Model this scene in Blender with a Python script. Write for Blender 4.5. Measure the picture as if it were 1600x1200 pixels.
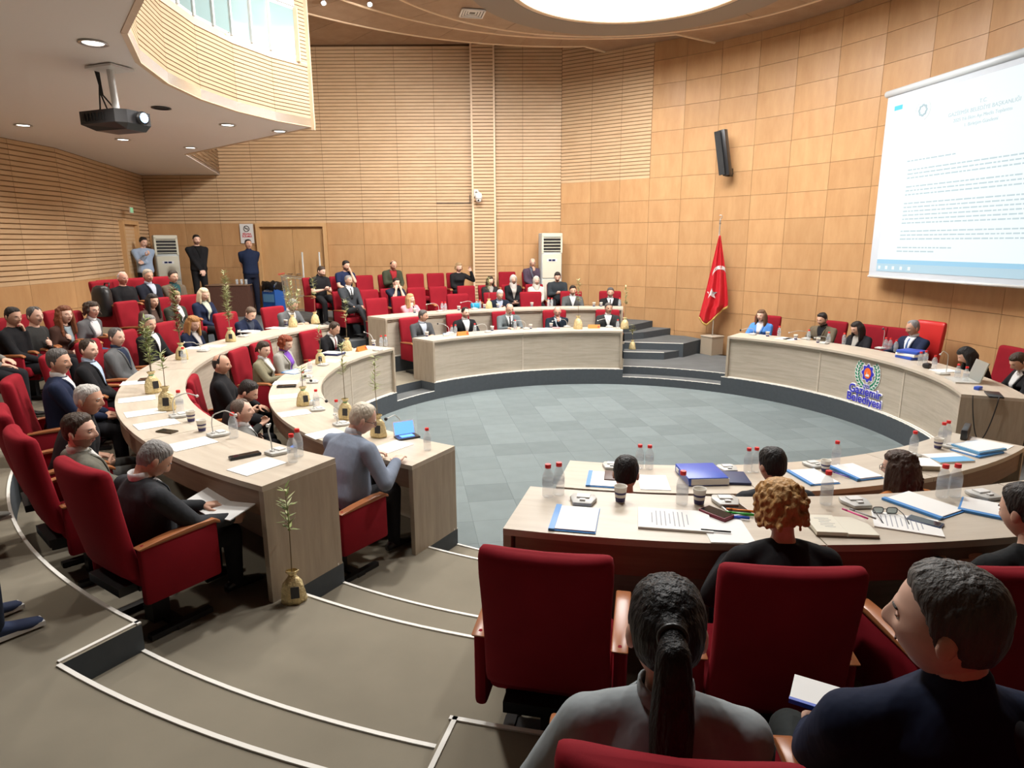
import bpy, bmesh, math, random
import numpy as np
from mathutils import Vector, Matrix
from mathutils.bvhtree import BVHTree
random.seed(7); np.random.seed(7)
for o in list(bpy.data.objects): bpy.data.objects.remove(o)
SC = bpy.context.scene
COL = SC.collection
R = math.radians
# ------------------------------------------------------------------ camera (room centre = origin, well floor z = 0)
FPX, TH, ROLL = 1012.0, .2146, .0055
CAM = np.array([-1.47, -8.68, 2.75])
_r0 = Vector((1, 0, 0)); _d0 = Vector((0, -math.sin(TH), -math.cos(TH))); _f = Vector((0, math.cos(TH), -math.sin(TH)))
_right = math.cos(ROLL)*_r0 + math.sin(ROLL)*_d0
_up = -(-math.sin(ROLL)*_r0 + math.cos(ROLL)*_d0)
cd = bpy.data.cameras.new('camera'); cam = bpy.data.objects.new('camera', cd); COL.objects.link(cam)
cd.sensor_width = 36; cd.lens = 36*FPX/1600; cd.clip_start = .05; cd.clip_end = 100
m = Matrix.Identity(4)
for i, v in enumerate((_right, _up, -_f)):
    for j in range(3): m[j][i] = v[j]
for j in range(3): m[j][3] = CAM[j]
cam.matrix_world = m
SC.camera = cam
# ------------------------------------------------------------------ world, lights, exposure
w = bpy.data.worlds.new('world'); SC.world = w; w.use_nodes = True
w.node_tree.nodes['Background'].inputs[0].default_value = (.9, .93, 1, 1)
w.node_tree.nodes['Background'].inputs[1].default_value = .08
SC.view_settings.view_transform = 'Standard'; SC.view_settings.look = 'None'
SC.view_settings.gamma = 1; SC.view_settings.use_curve_mapping = False
SC.view_settings.exposure = 0.22
def lamp(name, kind, loc, power, color=(1, 1, 1), size=1.0, aim=None, spot=None, blend=.6, shape='DISK'):
    d = bpy.data.lights.new(name, kind); d.energy = power; d.color = color
    if kind == 'AREA': d.shape = shape; d.size = size
    if kind == 'SPOT': d.spot_size = R(spot); d.spot_blend = blend; d.shadow_soft_size = size
    if kind == 'POINT': d.shadow_soft_size = size
    o = bpy.data.objects.new(name, d); COL.objects.link(o); o.location = loc
    if aim is not None:
        o.rotation_euler = (Vector(aim)-Vector(loc)).to_track_quat('-Z', 'Y').to_euler()
    return o
# the big round luminous ceiling dish
lamp('dish_light', 'AREA', (.46, 2.29, 6.60), 620, (1, .985, .96), 3.9)
# spot lamps set into the ceiling rings above the seats
for i, (x, y, ax, ay, p) in enumerate(((-2.7, -3.0, -4.6, -4.2, 480), (-2.6, .3, -6.4, .6, 470), (-2.2, 4.2, -3.4, 7.2, 460), (.8, -3.0, .6, -5.0, 300), (-2.3, -4.6, -3.0, -6.2, 190),
                                      (2.2, -1.6, 3.6, -2.2, 110), (2.2, 1.8, 4.2, 2.6, 90), (-.6, .2, -.4, .6, 40), (-3.9, 3.4, -7.4, 7.8, 520), (.5, 5.2, .7, 7.2, 150))):
    lamp('ceiling_spot', 'SPOT', (x, y, 6.55), p*1.32, (1, .975, .94), .16, (ax, ay, .6), 150, 1.0)
# recessed downlights in the white soffit under the balcony
DOWN = [(-5.05, -2.62, 1), (-8.5, 1.25, 1), (-7.85, 2.6, 1), (-7.2, 3.55, 1), (-5.58, 1.32, 1), (-5.02, 1.88, 1), (-6.2, -5.0, 1), (-8.3, -1.6, 1), (-5.9, .1, 0)]
for x, y, on in DOWN:
    if on: lamp('soffit_downlight', 'SPOT', (x, y, 4.40), 110, (1, .93, .84), .08, (x, y, 0), 130, .7)
# ------------------------------------------------------------------ photo ray helpers (measured points -> places in the room)
def ray(px, py):
    x = (px-800)/FPX; y = (py-600)/FPX
    x, y = x*math.cos(ROLL)-y*math.sin(ROLL), x*math.sin(ROLL)+y*math.cos(ROLL)
    return np.array([x, math.cos(TH)-y*math.sin(TH), -math.sin(TH)-y*math.cos(TH)])
def atz(px, py, z):
    d = ray(px, py); return CAM + d*((z-CAM[2])/d[2])
def aty(px, py, Y):
    d = ray(px, py); return CAM + d*((Y-CAM[1])/d[1])
def atr(px, py, rr):
    d = ray(px, py); a = d[0]**2+d[1]**2; b = 2*(CAM[0]*d[0]+CAM[1]*d[1]); c = CAM[0]**2+CAM[1]**2-rr*rr
    return CAM + d*((-b+math.sqrt(max(0, b*b-4*a*c)))/2/a)
def pol(r, a, z=0.0): return (r*math.cos(R(a)), r*math.sin(R(a)), z)
# ------------------------------------------------------------------ materials
MATS = {}
def nodes(name):
    m = bpy.data.materials.new(name); m.use_nodes = True
    n = m.node_tree.nodes; return m, n, m.node_tree.links, n['Principled BSDF']
def mat(name, col, rough=.6, metal=0, emit=None, es=1, bump=0, bscale=60, var=0, alpha=1, trans=0, spec=.5, sheen=0, coat=0, mottle=0, mscale=8, stretch=None):
    """plain procedural material: base colour with optional noise mottling, per-object variation and fine bump"""
    if name in MATS: return MATS[name]
    m, n, l, b = nodes(name)
    c = tuple(col)+(1,) if len(col) == 3 else col
    b.inputs['Base Color'].default_value = c; b.inputs['Roughness'].default_value = rough; b.inputs['Metallic'].default_value = metal
    b.inputs['Specular IOR Level'].default_value = spec
    if sheen: b.inputs['Sheen Weight'].default_value = sheen; b.inputs['Sheen Roughness'].default_value = .4; b.inputs['Sheen Tint'].default_value = c
    if coat: b.inputs['Coat Weight'].default_value = coat
    if emit: b.inputs['Emission Color'].default_value = tuple(emit)+(1,); b.inputs['Emission Strength'].default_value = es
    if alpha < 1: b.inputs['Alpha'].default_value = alpha
    if trans: b.inputs['Transmission Weight'].default_value = trans; b.inputs['IOR'].default_value = 1.3
    tc = None
    if bump or mottle:
        tc = n.new('ShaderNodeTexCoord'); mp = n.new('ShaderNodeMapping'); l.new(tc.outputs['Object'], mp.inputs[0])
        if stretch: mp.inputs['Scale'].default_value = stretch
    if bump:
        t = n.new('ShaderNodeTexNoise'); t.inputs['Scale'].default_value = bscale; t.inputs['Detail'].default_value = 3
        l.new(mp.outputs[0], t.inputs['Vector'])
        bp = n.new('ShaderNodeBump'); bp.inputs['Strength'].default_value = bump; bp.inputs['Distance'].default_value = .02
        l.new(t.outputs[0], bp.inputs['Height']); l.new(bp.outputs[0], b.inputs['Normal'])
    if mottle or var:
        hs = n.new('ShaderNodeHueSaturation'); hs.inputs['Color'].default_value = c
        add = n.new('ShaderNodeMath'); add.operation = 'ADD'; add.inputs[0].default_value = 1; add.inputs[1].default_value = 0
        if mottle:
            t2 = n.new('ShaderNodeTexNoise'); t2.inputs['Scale'].default_value = mscale; t2.inputs['Detail'].default_value = 5
            l.new(mp.outputs[0], t2.inputs['Vector'])
            mr = n.new('ShaderNodeMapRange'); mr.inputs[3].default_value = -mottle; mr.inputs[4].default_value = mottle
            mr.inputs[1].default_value = .3; mr.inputs[2].default_value = .7
            l.new(t2.outputs[0], mr.inputs[0]); l.new(mr.outputs[0], add.inputs[1])
        if var:
            oi = n.new('ShaderNodeObjectInfo'); mr2 = n.new('ShaderNodeMapRange'); mr2.inputs[3].default_value = 1-var; mr2.inputs[4].default_value = 1+var
            l.new(oi.outputs['Random'], mr2.inputs[0]); l.new(mr2.outputs[0], add.inputs[0])
        l.new(add.outputs[0], hs.inputs['Value']); l.new(hs.outputs[0], b.inputs['Base Color'])
    MATS[name] = m; return m
def wood(name, c1, c2, rough=.5, scale=(1, 1, 1), nscale=3, var=.05, uv=False, spec=.4):
    """wood grain: stretched noise between two tones, small value change per board"""
    if name in MATS: return MATS[name]
    m, n, l, b = nodes(name)
    tc = n.new('ShaderNodeTexCoord'); mp = n.new('ShaderNodeMapping'); mp.inputs['Scale'].default_value = scale
    oi = n.new('ShaderNodeObjectInfo')
    l.new(tc.outputs['UV' if uv else 'Object'], mp.inputs[0])
    vm = n.new('ShaderNodeVectorMath'); vm.operation = 'ADD'; l.new(mp.outputs[0], vm.inputs[0])
    sc = n.new('ShaderNodeMath'); sc.operation = 'MULTIPLY'; sc.inputs[1].default_value = 37
    l.new(oi.outputs['Random'], sc.inputs[0]); l.new(sc.outputs[0], vm.inputs[1])
    t = n.new('ShaderNodeTexNoise'); t.inputs['Scale'].default_value = nscale; t.inputs['Detail'].default_value = 6; t.inputs['Roughness'].default_value = .65
    l.new(vm.outputs[0], t.inputs['Vector'])
    cr = n.new('ShaderNodeValToRGB'); cr.color_ramp.elements[0].position = .32; cr.color_ramp.elements[1].position = .68
    cr.color_ramp.elements[0].color = tuple(c1)+(1,); cr.color_ramp.elements[1].color = tuple(c2)+(1,)
    l.new(t.outputs[0], cr.inputs[0])
    hs = n.new('ShaderNodeHueSaturation'); mr = n.new('ShaderNodeMapRange'); mr.inputs[3].default_value = 1-var; mr.inputs[4].default_value = 1+var
    l.new(oi.outputs['Random'], mr.inputs[0]); l.new(mr.outputs[0], hs.inputs['Value']); l.new(cr.outputs[0], hs.inputs['Color'])
    l.new(hs.outputs[0], b.inputs['Base Color']); b.inputs['Roughness'].default_value = rough; b.inputs['Specular IOR Level'].default_value = spec
    MATS[name] = m; return m
M_PANEL = wood('maple_panel', (.475, .262, .118), (.56, .33, .158), .36, (1, 1, .25), 5, .07)
M_SLAT = wood('slat_wood', (.56, .375, .215), (.64, .45, .27), .45, (.6, 1, 3), 4, .04)
M_SLATP = wood('balcony_slat', (.50, .355, .21), (.57, .42, .26), .5, (.6, 1, 3), 4, .03)
M_BACK = mat('wall_backing', (.16, .075, .03), .8)
M_CEILW = wood('ceiling_wood', (.31, .20, .125), (.38, .26, .17), .5, (1, 1, 1), 3, .05)
M_TRIML = wood('pale_trim', (.70, .52, .34), (.78, .60, .42), .5, (1, 1, 1), 3, .02)
M_RIM = mat('ceiling_rim', (.27, .225, .185), .7)
M_WHITEP = mat('white_plaster', (.80, .75, .71), .85, bump=.02, bscale=200)
M_OAK = wood('oak_desk', (.40, .345, .27), (.52, .46, .375), .42, (.7, 9, 1), 2.6, .03, uv=True)
M_OAKT = wood('oak_top', (.49, .42, .335), (.58, .515, .42), .38, (.5, 4, 1), 3, .03, uv=True)
M_OAKV = wood('oak_end', (.35, .285, .21), (.45, .375, .285), .45, (9, .8, 1), 2.2, .03, uv=True)
M_OAKD = wood('oak_apron', (.20, .12, .075), (.26, .165, .105), .5, (.6, 8, 1), 2.4, .03, uv=True)
M_CARP = mat('carpet_warm_grey', (.235, .208, .158), .95, bump=.25, bscale=900, mottle=.10, mscale=1.6, spec=.1)
M_CARPD = mat('carpet_dark_grey', (.125, .13, .13), .95, bump=.2, bscale=900, mottle=.08, mscale=3, spec=.1)
M_RISER = mat('riser_slate', (.062, .074, .085), .8, mottle=.06, mscale=20)
M_NOSE = mat('pale_nosing', (.78, .76, .70), .5)
M_TILE = mat('carpet_tile', (.165, .195, .197), .95, bump=.2, bscale=900, var=.10, mottle=.05, mscale=4, spec=.1)
M_RED = mat('red_velvet', (.25, .010, .019), .85, sheen=.15, bump=.08, bscale=700, mottle=.08, mscale=5, spec=.15)
M_REDL = mat('red_leather', (.55, .02, .02), .4, bump=.03, bscale=300)
M_ARMW = wood('armrest_wood', (.30, .105, .04), (.40, .155, .06), .3, (6, 1, 6), 3, .06)
M_BLACK = mat('black_metal', (.012, .012, .013), .45)
M_BLACKP = mat('black_plastic', (.02, .02, .022), .35)
M_WHITE = mat('white_paper', (.82, .82, .80), .7)
M_WPLAS = mat('white_plastic', (.72, .72, .70), .4)
M_GREYP = mat('grey_plastic', (.52, .52, .49), .4)
M_STEEL = mat('brushed_steel', (.55, .55, .55), .3, 1)
M_GLASS = mat('window_glass', (.42, .58, .58), .08, alpha=.55, spec=.8)
# ------------------------------------------------------------------ mesh helpers
class MB:
    def __init__(s): s.v = []; s.f = []; s.m = []; s.uv = None
    def add(s, v, f, mi=0):
        o = len(s.v); s.v += [tuple(p) for p in v]; s.f += [tuple(i+o for i in q) for q in f]; s.m += [mi]*len(f); return s
    def box(s, c, size, mi=0, rot=None):
        x, y, z = (k/2 for k in size)
        vs = [Vector(p) for p in ((-x,-y,-z),(x,-y,-z),(x,y,-z),(-x,y,-z),(-x,-y,z),(x,-y,z),(x,y,z),(-x,y,z))]
        if rot is not None: vs = [rot @ p for p in vs]
        c = Vector(c)
        return s.add([tuple(p+c) for p in vs], [(0,3,2,1),(4,5,6,7),(0,1,5,4),(1,2,6,5),(2,3,7,6),(3,0,4,7)], mi)
    def prism(s, poly, z0, z1, mi=0):
        n = len(poly)
        return s.add([(p[0], p[1], z0) for p in poly]+[(p[0], p[1], z1) for p in poly],
                     [tuple(range(n-1, -1, -1)), tuple(range(n, 2*n))]+[(i, (i+1) % n, n+(i+1) % n, n+i) for i in range(n)], mi)
    def tube(s, pts, r, n=8, mi=0, closed=False):
        pts = [Vector(p) for p in pts]; k = len(pts); rr = r if isinstance(r, (list, tuple)) else [r]*k
        vs = []; prev = None
        for i, p in enumerate(pts):
            a = pts[(i-1) % k] if (closed or i) else p; b = pts[(i+1) % k] if (closed or i < k-1) else p
            t = (b-a).normalized()
            u = t.orthogonal().normalized() if prev is None else (prev-t*prev.dot(t)).normalized()
            prev = u; v = t.cross(u)
            for j in range(n):
                th = 2*math.pi*j/n; vs.append(tuple(p+(u*math.cos(th)+v*math.sin(th))*rr[i]))
        fs = []
        for i in range(k if closed else k-1):
            i2 = (i+1) % k
            for j in range(n): fs.append((i*n+j, i*n+(j+1) % n, i2*n+(j+1) % n, i2*n+j))
        if not closed: fs += [tuple(range(n-1, -1, -1)), tuple((k-1)*n+j for j in range(n))]
        return s.add(vs, fs, mi)
    def lathe(s, prof, n=20, c=(0, 0, 0), mi=0, cap=True):
        vs = [(c[0]+r*math.cos(2*math.pi*j/n), c[1]+r*math.sin(2*math.pi*j/n), c[2]+z) for r, z in prof for j in range(n)]
        fs = [(i*n+j, i*n+(j+1) % n, (i+1)*n+(j+1) % n, (i+1)*n+j) for i in range(len(prof)-1) for j in range(n)]
        if cap: fs += [tuple(range(n-1, -1, -1)), tuple((len(prof)-1)*n+j for j in range(n))]
        return s.add(vs, fs, mi)
    def ell(s, c, rad, n=12, mi=0, rot=None):
        vs = []; c = Vector(c)
        for i in range(n//2+1):
            a = math.pi*i/(n//2)
            for j in range(n):
                b = 2*math.pi*j/n; p = Vector((rad[0]*math.sin(a)*math.cos(b), rad[1]*math.sin(a)*math.sin(b), rad[2]*math.cos(a)))
                if rot is not None: p = rot @ p
                vs.append(tuple(p+c))
        fs = [(i*n+j, (i+1)*n+j, (i+1)*n+(j+1) % n, i*n+(j+1) % n) for i in range(n//2) for j in range(n)]
        return s.add(vs, fs, mi)
    def mesh(s, name, mats, smooth=False):
        me = bpy.data.meshes.new(name); me.from_pydata(s.v, [], s.f)
        for m in (mats if isinstance(mats, (list, tuple)) else [mats]): me.materials.append(m)
        if any(s.m): me.polygons.foreach_set('material_index', s.m)
        if smooth: me.shade_smooth()
        if s.uv is not None:
            u = me.uv_layers.new(name='UVMap'); vi = np.zeros(len(me.loops), 'i'); me.loops.foreach_get('vertex_index', vi)
            u.data.foreach_set('uv', np.array(s.uv)[vi].ravel())
        me.update(); return me
    def build(s, name, mats, parent=None, smooth=False, loc=None): return link(name, s.mesh(name, mats, smooth), parent, loc)
def link(name, me, parent=None, loc=None, rz=0):
    o = bpy.data.objects.new(name, me); COL.objects.link(o)
    if parent is not None: o.parent = parent
    if loc is not None: o.location = loc
    if rz: o.rotation_euler = (0, 0, rz)
    return o
def tag(o, label=None, cat=None, group=None, kind=None):
    if label: o['label'] = label
    if cat: o['category'] = cat
    if group: o['group'] = group
    if kind: o['kind'] = kind
    return o
def thing(name, label, cat, loc=(0, 0, 0), rz=0, group=None):
    o = bpy.data.objects.new(name, None); COL.objects.link(o); o.location = loc; o.rotation_euler = (0, 0, rz)
    o.empty_display_size = .1
    return tag(o, label, cat, group)
def smooth_angle(me, deg=35):
    me.shade_smooth()
    try: me.set_sharp_from_angle(angle=R(deg))
    except Exception: pass
    return me
def bevel_mesh(me, w=.01, seg=2, deg=30):
    bm = bmesh.new(); bm.from_mesh(me)
    ed = [e for e in bm.edges if len(e.link_faces) == 2 and e.calc_face_angle(0) > R(deg)]
    bmesh.ops.bevel(bm, geom=ed, offset=w, segments=seg, affect='EDGES', profile=.5)
    bm.to_mesh(me); bm.free(); return smooth_angle(me, 40)
def arc_slab(r0, r1, a0, a1, z0, z1, n=None, mats=None):
    """solid ring sector; uv = (arc length, z or r). mats index: 0 top, 1 sides"""
    if a1 < a0: a0, a1 = a1, a0
    n = n or max(2, int((a1-a0)/2.0)+1); b = MB(); uv = []
    for i in range(n+1):
        a = a0+(a1-a0)*i/n
        for r, z in ((r0, z0), (r1, z0), (r1, z1), (r0, z1)): b.v.append(pol(r, a, z)); uv.append((R(a)*r1, z+r))
    for i in range(n):
        o = i*4; q = o+4
        for k, mi in ((0, 1), (1, 1), (2, 0), (3, 1)):
            b.f.append((o+k, o+(k+1) % 4, q+(k+1) % 4, q+k)); b.m.append(mi)
    b.f += [(3, 2, 1, 0), tuple(n*4+k for k in range(4))]; b.m += [1, 1]
    b.uv = uv; return b
def arc_tube(r, a0, a1, z, w, h):
    return arc_slab(r-w/2, r+w/2, a0, a1, z-h/2, z+h/2, max(2, int(abs(a1-a0)/1.5)+1))
def text_mesh(txt, size, depth=.002, align='CENTER', bold=0, bev=0):
    cu = bpy.data.curves.new('t', 'FONT'); cu.body = txt; cu.size = size; cu.extrude = depth; cu.align_x = align; cu.offset = bold; cu.bevel_depth = bev; cu.bevel_resolution = 1
    o = bpy.data.objects.new('t', cu); COL.objects.link(o)
    me = bpy.data.meshes.new_from_object(o); bpy.data.objects.remove(o); bpy.data.curves.remove(cu); return me
# ================================================================== THE SETTING
WC = (-2.6, 0.0)
def wr(a): return 8.25+(.35*((a-58)/16)**1.5 if a > 58 else 0)
def wpt(a, off=0.0): return (WC[0]+(wr(a)-off)*math.cos(R(a)), WC[1]+(wr(a)-off)*math.sin(R(a)))
WJ = [73.9, 68.6, 63.4, 58.2, 52.9, 47.4, 41.6, 36.0, 30.0, 23.9, 17.7, 11.2, 4.8, -1.5, -8, -14.5, -21, -27.5, -34, -40]
YB = 8.27; XC = -10.7
ROOM = [wpt(a) for a in WJ[::-1]] + [(XC, YB), (-9.6, 3.5), (-9.9, -4), (-10, -11.5), (3.9, -11.5)]
# ---- well floor with carpet tiles
b = MB(); b.lathe([(.01, -.06), (4.4, -.06), (4.4, -.012), (.01, -.012)], 64)
floor = tag(b.build('floor', M_CARPD), 'round sunken well floor of the council chamber', None, None, 'structure')
tb = MB(); tb.box((0, 0, -.006), (.4985, .4985, .012)); tile_me = tb.mesh('carpet_tile', M_TILE)
ta = R(9)
for i in range(-9, 10):
    for j in range(-9, 10):
        x, y = i*.5, j*.5; X = x*math.cos(ta)-y*math.sin(ta); Y = x*math.sin(ta)+y*math.cos(ta)
        if math.hypot(X, Y) < 4.15: link('carpet_tile', tile_me, floor, (X, Y, 0), ta)
# ---- tiers
def tier(r0, r1, a0, a1, z0, z1, top=M_CARP, name='floor_tier'):
    o = arc_slab(r0, r1, a0, a1, z0, z1).build(name, [top, M_RISER]); tag(o, None, None, None, 'structure'); return o
def nose(par, r, a0, a1, z, w=.02, h=.012): return arc_tube(r+w/2, a0, a1, z+.002, w, h).build('nosing', M_NOSE, par)
def rad_nose(par, a, r0, r1, z, w=.02):
    p, q = Vector(pol(r0, a, z+.002)), Vector(pol(r1, a, z+.002)); d = (q-p)
    bb = MB(); bb.box((p+q)/2, (d.length, w, .012), 0, Matrix.Rotation(math.atan2(d.y, d.x), 3, 'Z')); return bb.build('nosing', M_NOSE, par)
def poly_tier(poly, z0, z1, top=M_CARP, name='floor_tier'):
    bb = MB(); bb.prism(poly, z0, z1); n = len(poly); bb.m = [1, 0]+[1]*n
    o = bb.build(name, [top, M_RISER]); return tag(o, None, None, None, 'structure')
# first tier under the speakers' table follows the curved wall; other first-tier sectors
def wall_r(a):      # distance from room centre to the curved wall along angle a
    c, s = math.cos(R(a)), math.sin(R(a)); B = 2*2.6*c; return (-B+math.sqrt(B*B-4*(2.6**2-8.22**2)))/2
t1 = poly_tier([pol(3.91, a)[:2] for a in range(52, -51, -2)]+[pol(min(6.3, wall_r(a)), a)[:2] for a in range(-50, 53, 3)], 0, .30, M_CARPD)
nose(t1, 3.91, -50, 52, .30, .02)
t1r = tier(3.91, 5.28, -105, -50, 0, .30)
t1b = tier(3.91, 5.28, 79.5, 137, 0, .30); nose(t1b, 3.91, 79.5, 137, .30, .02)
t1l = tier(3.91, 5.28, 150.5, 240, 0, .30); nose(t1l, 3.91, 150.5, 240, .30, .02)
rad_nose(t1l, 239.8, 3.91, 4.32, .30); rad_nose(t1r, -104.8, 3.91, 4.32, .30)
# second tier
t2r = tier(5.28, 6.66, -105, -45, 0, .60); t2b = tier(5.28, 6.62, 79.5, 137, 0, .60); t2l = tier(5.28, 6.66, 150.5, 240, 0, .60)
rad_nose(t2l, 239.8, 5.28, 5.70, .60); rad_nose(t2r, -104.8, 5.28, 5.7, .60)
# third tier
t3r = tier(6.66, 8.05, -105, -45, 0, .90); t3l = tier(6.66, 8.05, 150.5, 240, 0, .90)
nose(t3l, 6.66, 150.5, 240, .90); rad_nose(t3l, 239.8, 6.66, 7.03, .90); nose(t3r, 6.66, -105, -45, .90); rad_nose(t3r, -104.8, 6.66, 8.05, .90)
t3b = tier(6.62, 7.5, 79.5, 150.5, 0, .78, M_CARPD)
# aisle steps between the left and the near right block
for r0, r1, z in ((3.91, 4.32, .15), (4.32, 5.28, .30), (5.28, 5.70, .45), (5.70, 6.66, .60), (6.66, 7.03, .75), (7.03, 8.05, .90)):
    s = tier(r0, r1, 240, 255, 0, z, M_CARP, 'floor_aisle_step'); nose(s, r0, 240, 255, z)
for r0, r1, z in ((3.91, 4.28, .15), (4.28, 5.28, .30), (5.28, 5.95, .45), (5.95, 6.62, .60)):
    s = tier(r0, r1, 137, 150.5, 0, z, M_CARP if z > .2 else M_CARPD, 'floor_aisle_step')
    if z < .2: nose(s, r0, 137, 150.5, z, .02)
for r0, r1, z in ((3.91, 4.25, .15), (4.25, 6.25, .30)):
    s = tier(r0, r1, 52, 79.5, 0, z, M_CARPD, 'floor_aisle_step'); nose(s, r0, 52, 79.5, z, .025)
for k, (pl, z) in enumerate((([(.93, 5.05), (1.77, 4.92), (2.3, 5.3), (2.3, 6.6), (.93, 6.9)], .45), ([(.98, 5.46), (2.24, 5.18), (2.85, 5.85), (2.6, 6.35), (1.0, 7.3)], .60),
                             ([(1.05, 5.72), (1.53, 5.95), (2.30, 6.62), (1.7, 7.2), (1.05, 7.5)], .75), ([(1.05, 5.92), (1.19, 5.94), (1.92, 6.86), (1.6, 7.2), (1.05, 7.5)], .90))):
    s = poly_tier(pl, 0, z, M_CARPD, 'floor_aisle_step')
    if k < 2:
        p, q = Vector(pl[0]+(z,)), Vector(pl[1]+(z,)); bb = MB(); d = q-p
        bb.box((p+q)/2+Vector((0, .012, .002)), (d.length, .025, .012), 0, Matrix.Rotation(math.atan2(d.y, d.x), 3, 'Z')); bb.build('nosing', M_NOSE, s)
# top tier and rear platform
t4 = poly_tier([pol(8.05, a)[:2] for a in range(150, 316, 3)]+[(3.8, -6.2), (3.9, -11.4), (-9.95, -11.4), (-9.85, -4), (-9.55, 3.5), (-9.75, 4.6)], 0, 1.20)
back = poly_tier([pol(7.5, a)[:2] for a in range(80, 151, 3)]+[pol(8.06, 150.4)[:2], (-9.7, 4.62), (XC+.05, YB), (-.3, YB), (.9, 7.9)], 0, 1.05, M_CARPD)
nose(back, 7.5, 100, 150.5, 1.05, .02)
# ---- walls
M_GROOVE_SHADE = mat('groove_shade', (.27, .165, .085), .95)  # darker tone painted on the groove floors, standing in for their shade
def grooved(name, w, h, pitch=.08, g=.018, d=.016, mtl=M_SLAT):
    """vertical panel (x = width, z = height, face towards -y) with real horizontal grooves"""
    n = max(1, round(h/pitch)); p = h/n; prof = []
    for i in range(n): prof += [(0, i*p), (0, (i+1)*p-g), (d, (i+1)*p-g), (d, (i+1)*p)]
    b = MB(); b.v = [(x, y, z) for y, z in prof for x in (0, w)]
    b.f = [(2*i, 2*i+1, 2*i+3, 2*i+2) for i in range(len(prof)-1)]; b.m = [1 if i % 4 == 2 else 0 for i in range(len(b.f))]
    return b.mesh(name, [mtl, M_GROOVE_SHADE])
def put_panel(par, p, q, z0, z1, mtl, kind='flat', gap=.006, th=.02, pitch=.08, name='wall_panel'):
    """panel on the segment p->q (room on the left of p->q when seen from above is -normal)"""
    d = Vector((q[0]-p[0], q[1]-p[1], 0)); L = d.length; ang = math.atan2(d.y, d.x)
    if kind == 'flat':
        b = MB(); b.box((L/2, th/2, (z1-z0)/2), (L-gap, th, z1-z0-gap)); me = b.mesh(name, mtl)
    else:
        me = grooved(name, L-gap, z1-z0-gap, pitch, pitch*.23, pitch*.2, mtl=mtl)
    o = link(name, me, par, (p[0]+gap/2*math.cos(ang), p[1]+gap/2*math.sin(ang), z0), 0); o.rotation_euler = (0, 0, ang); return o
ZT = 7.45
def backing(name, pts, z0, z1, off=.03, mtl=M_BACK):
    b = MB(); n = len(pts)
    b.v = [(p[0], p[1], z0) for p in pts]+[(p[0], p[1], z1) for p in pts]
    b.f = [(i, i+1, n+i+1, n+i) for i in range(n-1)]; b.m = [0]*(n-1)
    return tag(b.build(name, mtl), None, None, None, 'structure')
# curved right wall: panels ordered left -> right (p->q) so that -y of the panel faces the room
wall_right = backing('wall_right', [wpt(a, -.04) for a in WJ], 0, ZT)
rows = [.25, .70, 1.20, 1.70, 2.20, 2.70, 3.20, 3.70, 4.20, 4.70, 5.20, 5.70, 6.20, 6.70, 7.20]
for i in range(len(WJ)-1):
    p, q = wpt(WJ[i]), wpt(WJ[i+1])
    if WJ[i] < -9:
        put_panel(wall_right, p, q, .25, 7.2, M_PANEL); continue
    for k in range(len(rows)-1):
        if i < 3 and rows[k] >= 4.2: continue
        put_panel(wall_right, p, q, rows[k], rows[k+1], M_PANEL)
    if i < 3: put_panel(wall_right, p, q, 4.2, 7.35, M_SLAT, 'slat')
# back wall
wall_back = backing('wall_back', [(XC-.05, YB+.06), (-.2, YB+.06)], 0, ZT)
XJ = [XC, -9.75, -8.85, -7.95, -6.16, -5.23, -4.29, -3.35, -2.44, -1.85, -1.17, wpt(WJ[0])[0]]
for i in range(len(XJ)-1):
    x0, x1 = XJ[i], XJ[i+1]
    p, q = (x0, YB), (x1, YB)
    if i == 8: continue
    put_panel(wall_back, p, q, 3.27, 7.4, M_SLAT, 'slat')
    if i == 3: continue
    for z0, z1 in ((1.05, 1.62), (1.62, 2.17), (2.17, 2.72), (2.72, 3.27)): put_panel(wall_back, p, q, z0, z1, M_PANEL)
pil = MB(); pil.box((-2.145, YB-.06, 4.2), (.59, .16, 6.4)); pilo = tag(pil.build('wall_pilaster', M_BACK), None, None, None, 'structure')
put_panel(pilo, (-2.40, YB-.155), (-1.89, YB-.155), 1.05, 7.4, M_SLAT, 'slat')
for x in (-2.42, -1.87):
    t = MB(); t.box((x, YB-.15, 4.22), (.045, .05, 6.35)); t.build('pilaster_edge', M_TRIML, pilo)
# left wall (two straight lengths); panel faces the room, so run from the near end to the far end
wall_left = backing('wall_left', [(-9.96, -4), (-9.66, 3.5), (XC-.06, YB+.02)], 0, ZT)
def lerp(p, q, t): return (p[0]+(q[0]-p[0])*t, p[1]+(q[1]-p[1])*t)
for (p, q, n) in (((-9.9, -4), (-9.6, 3.5), 7), ((-9.6, 3.5), (XC, YB), 4)):
    for i in range(n):
        u, v = lerp(p, q, i/n), lerp(p, q, (i+1)/n)
        put_panel(wall_left, u, v, 2.10, 4.55, M_SLAT, 'slat', pitch=.085)
        for z0, z1 in ((1.05, 1.6), (1.6, 2.1)): put_panel(wall_left, u, v, z0, z1, M_PANEL)
wall_front = backing('wall_front', [(-10, -4), (-10.1, -11.5), (3.9, -11.5), wpt(-40)], 0, ZT, mtl=M_BACK)
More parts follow.
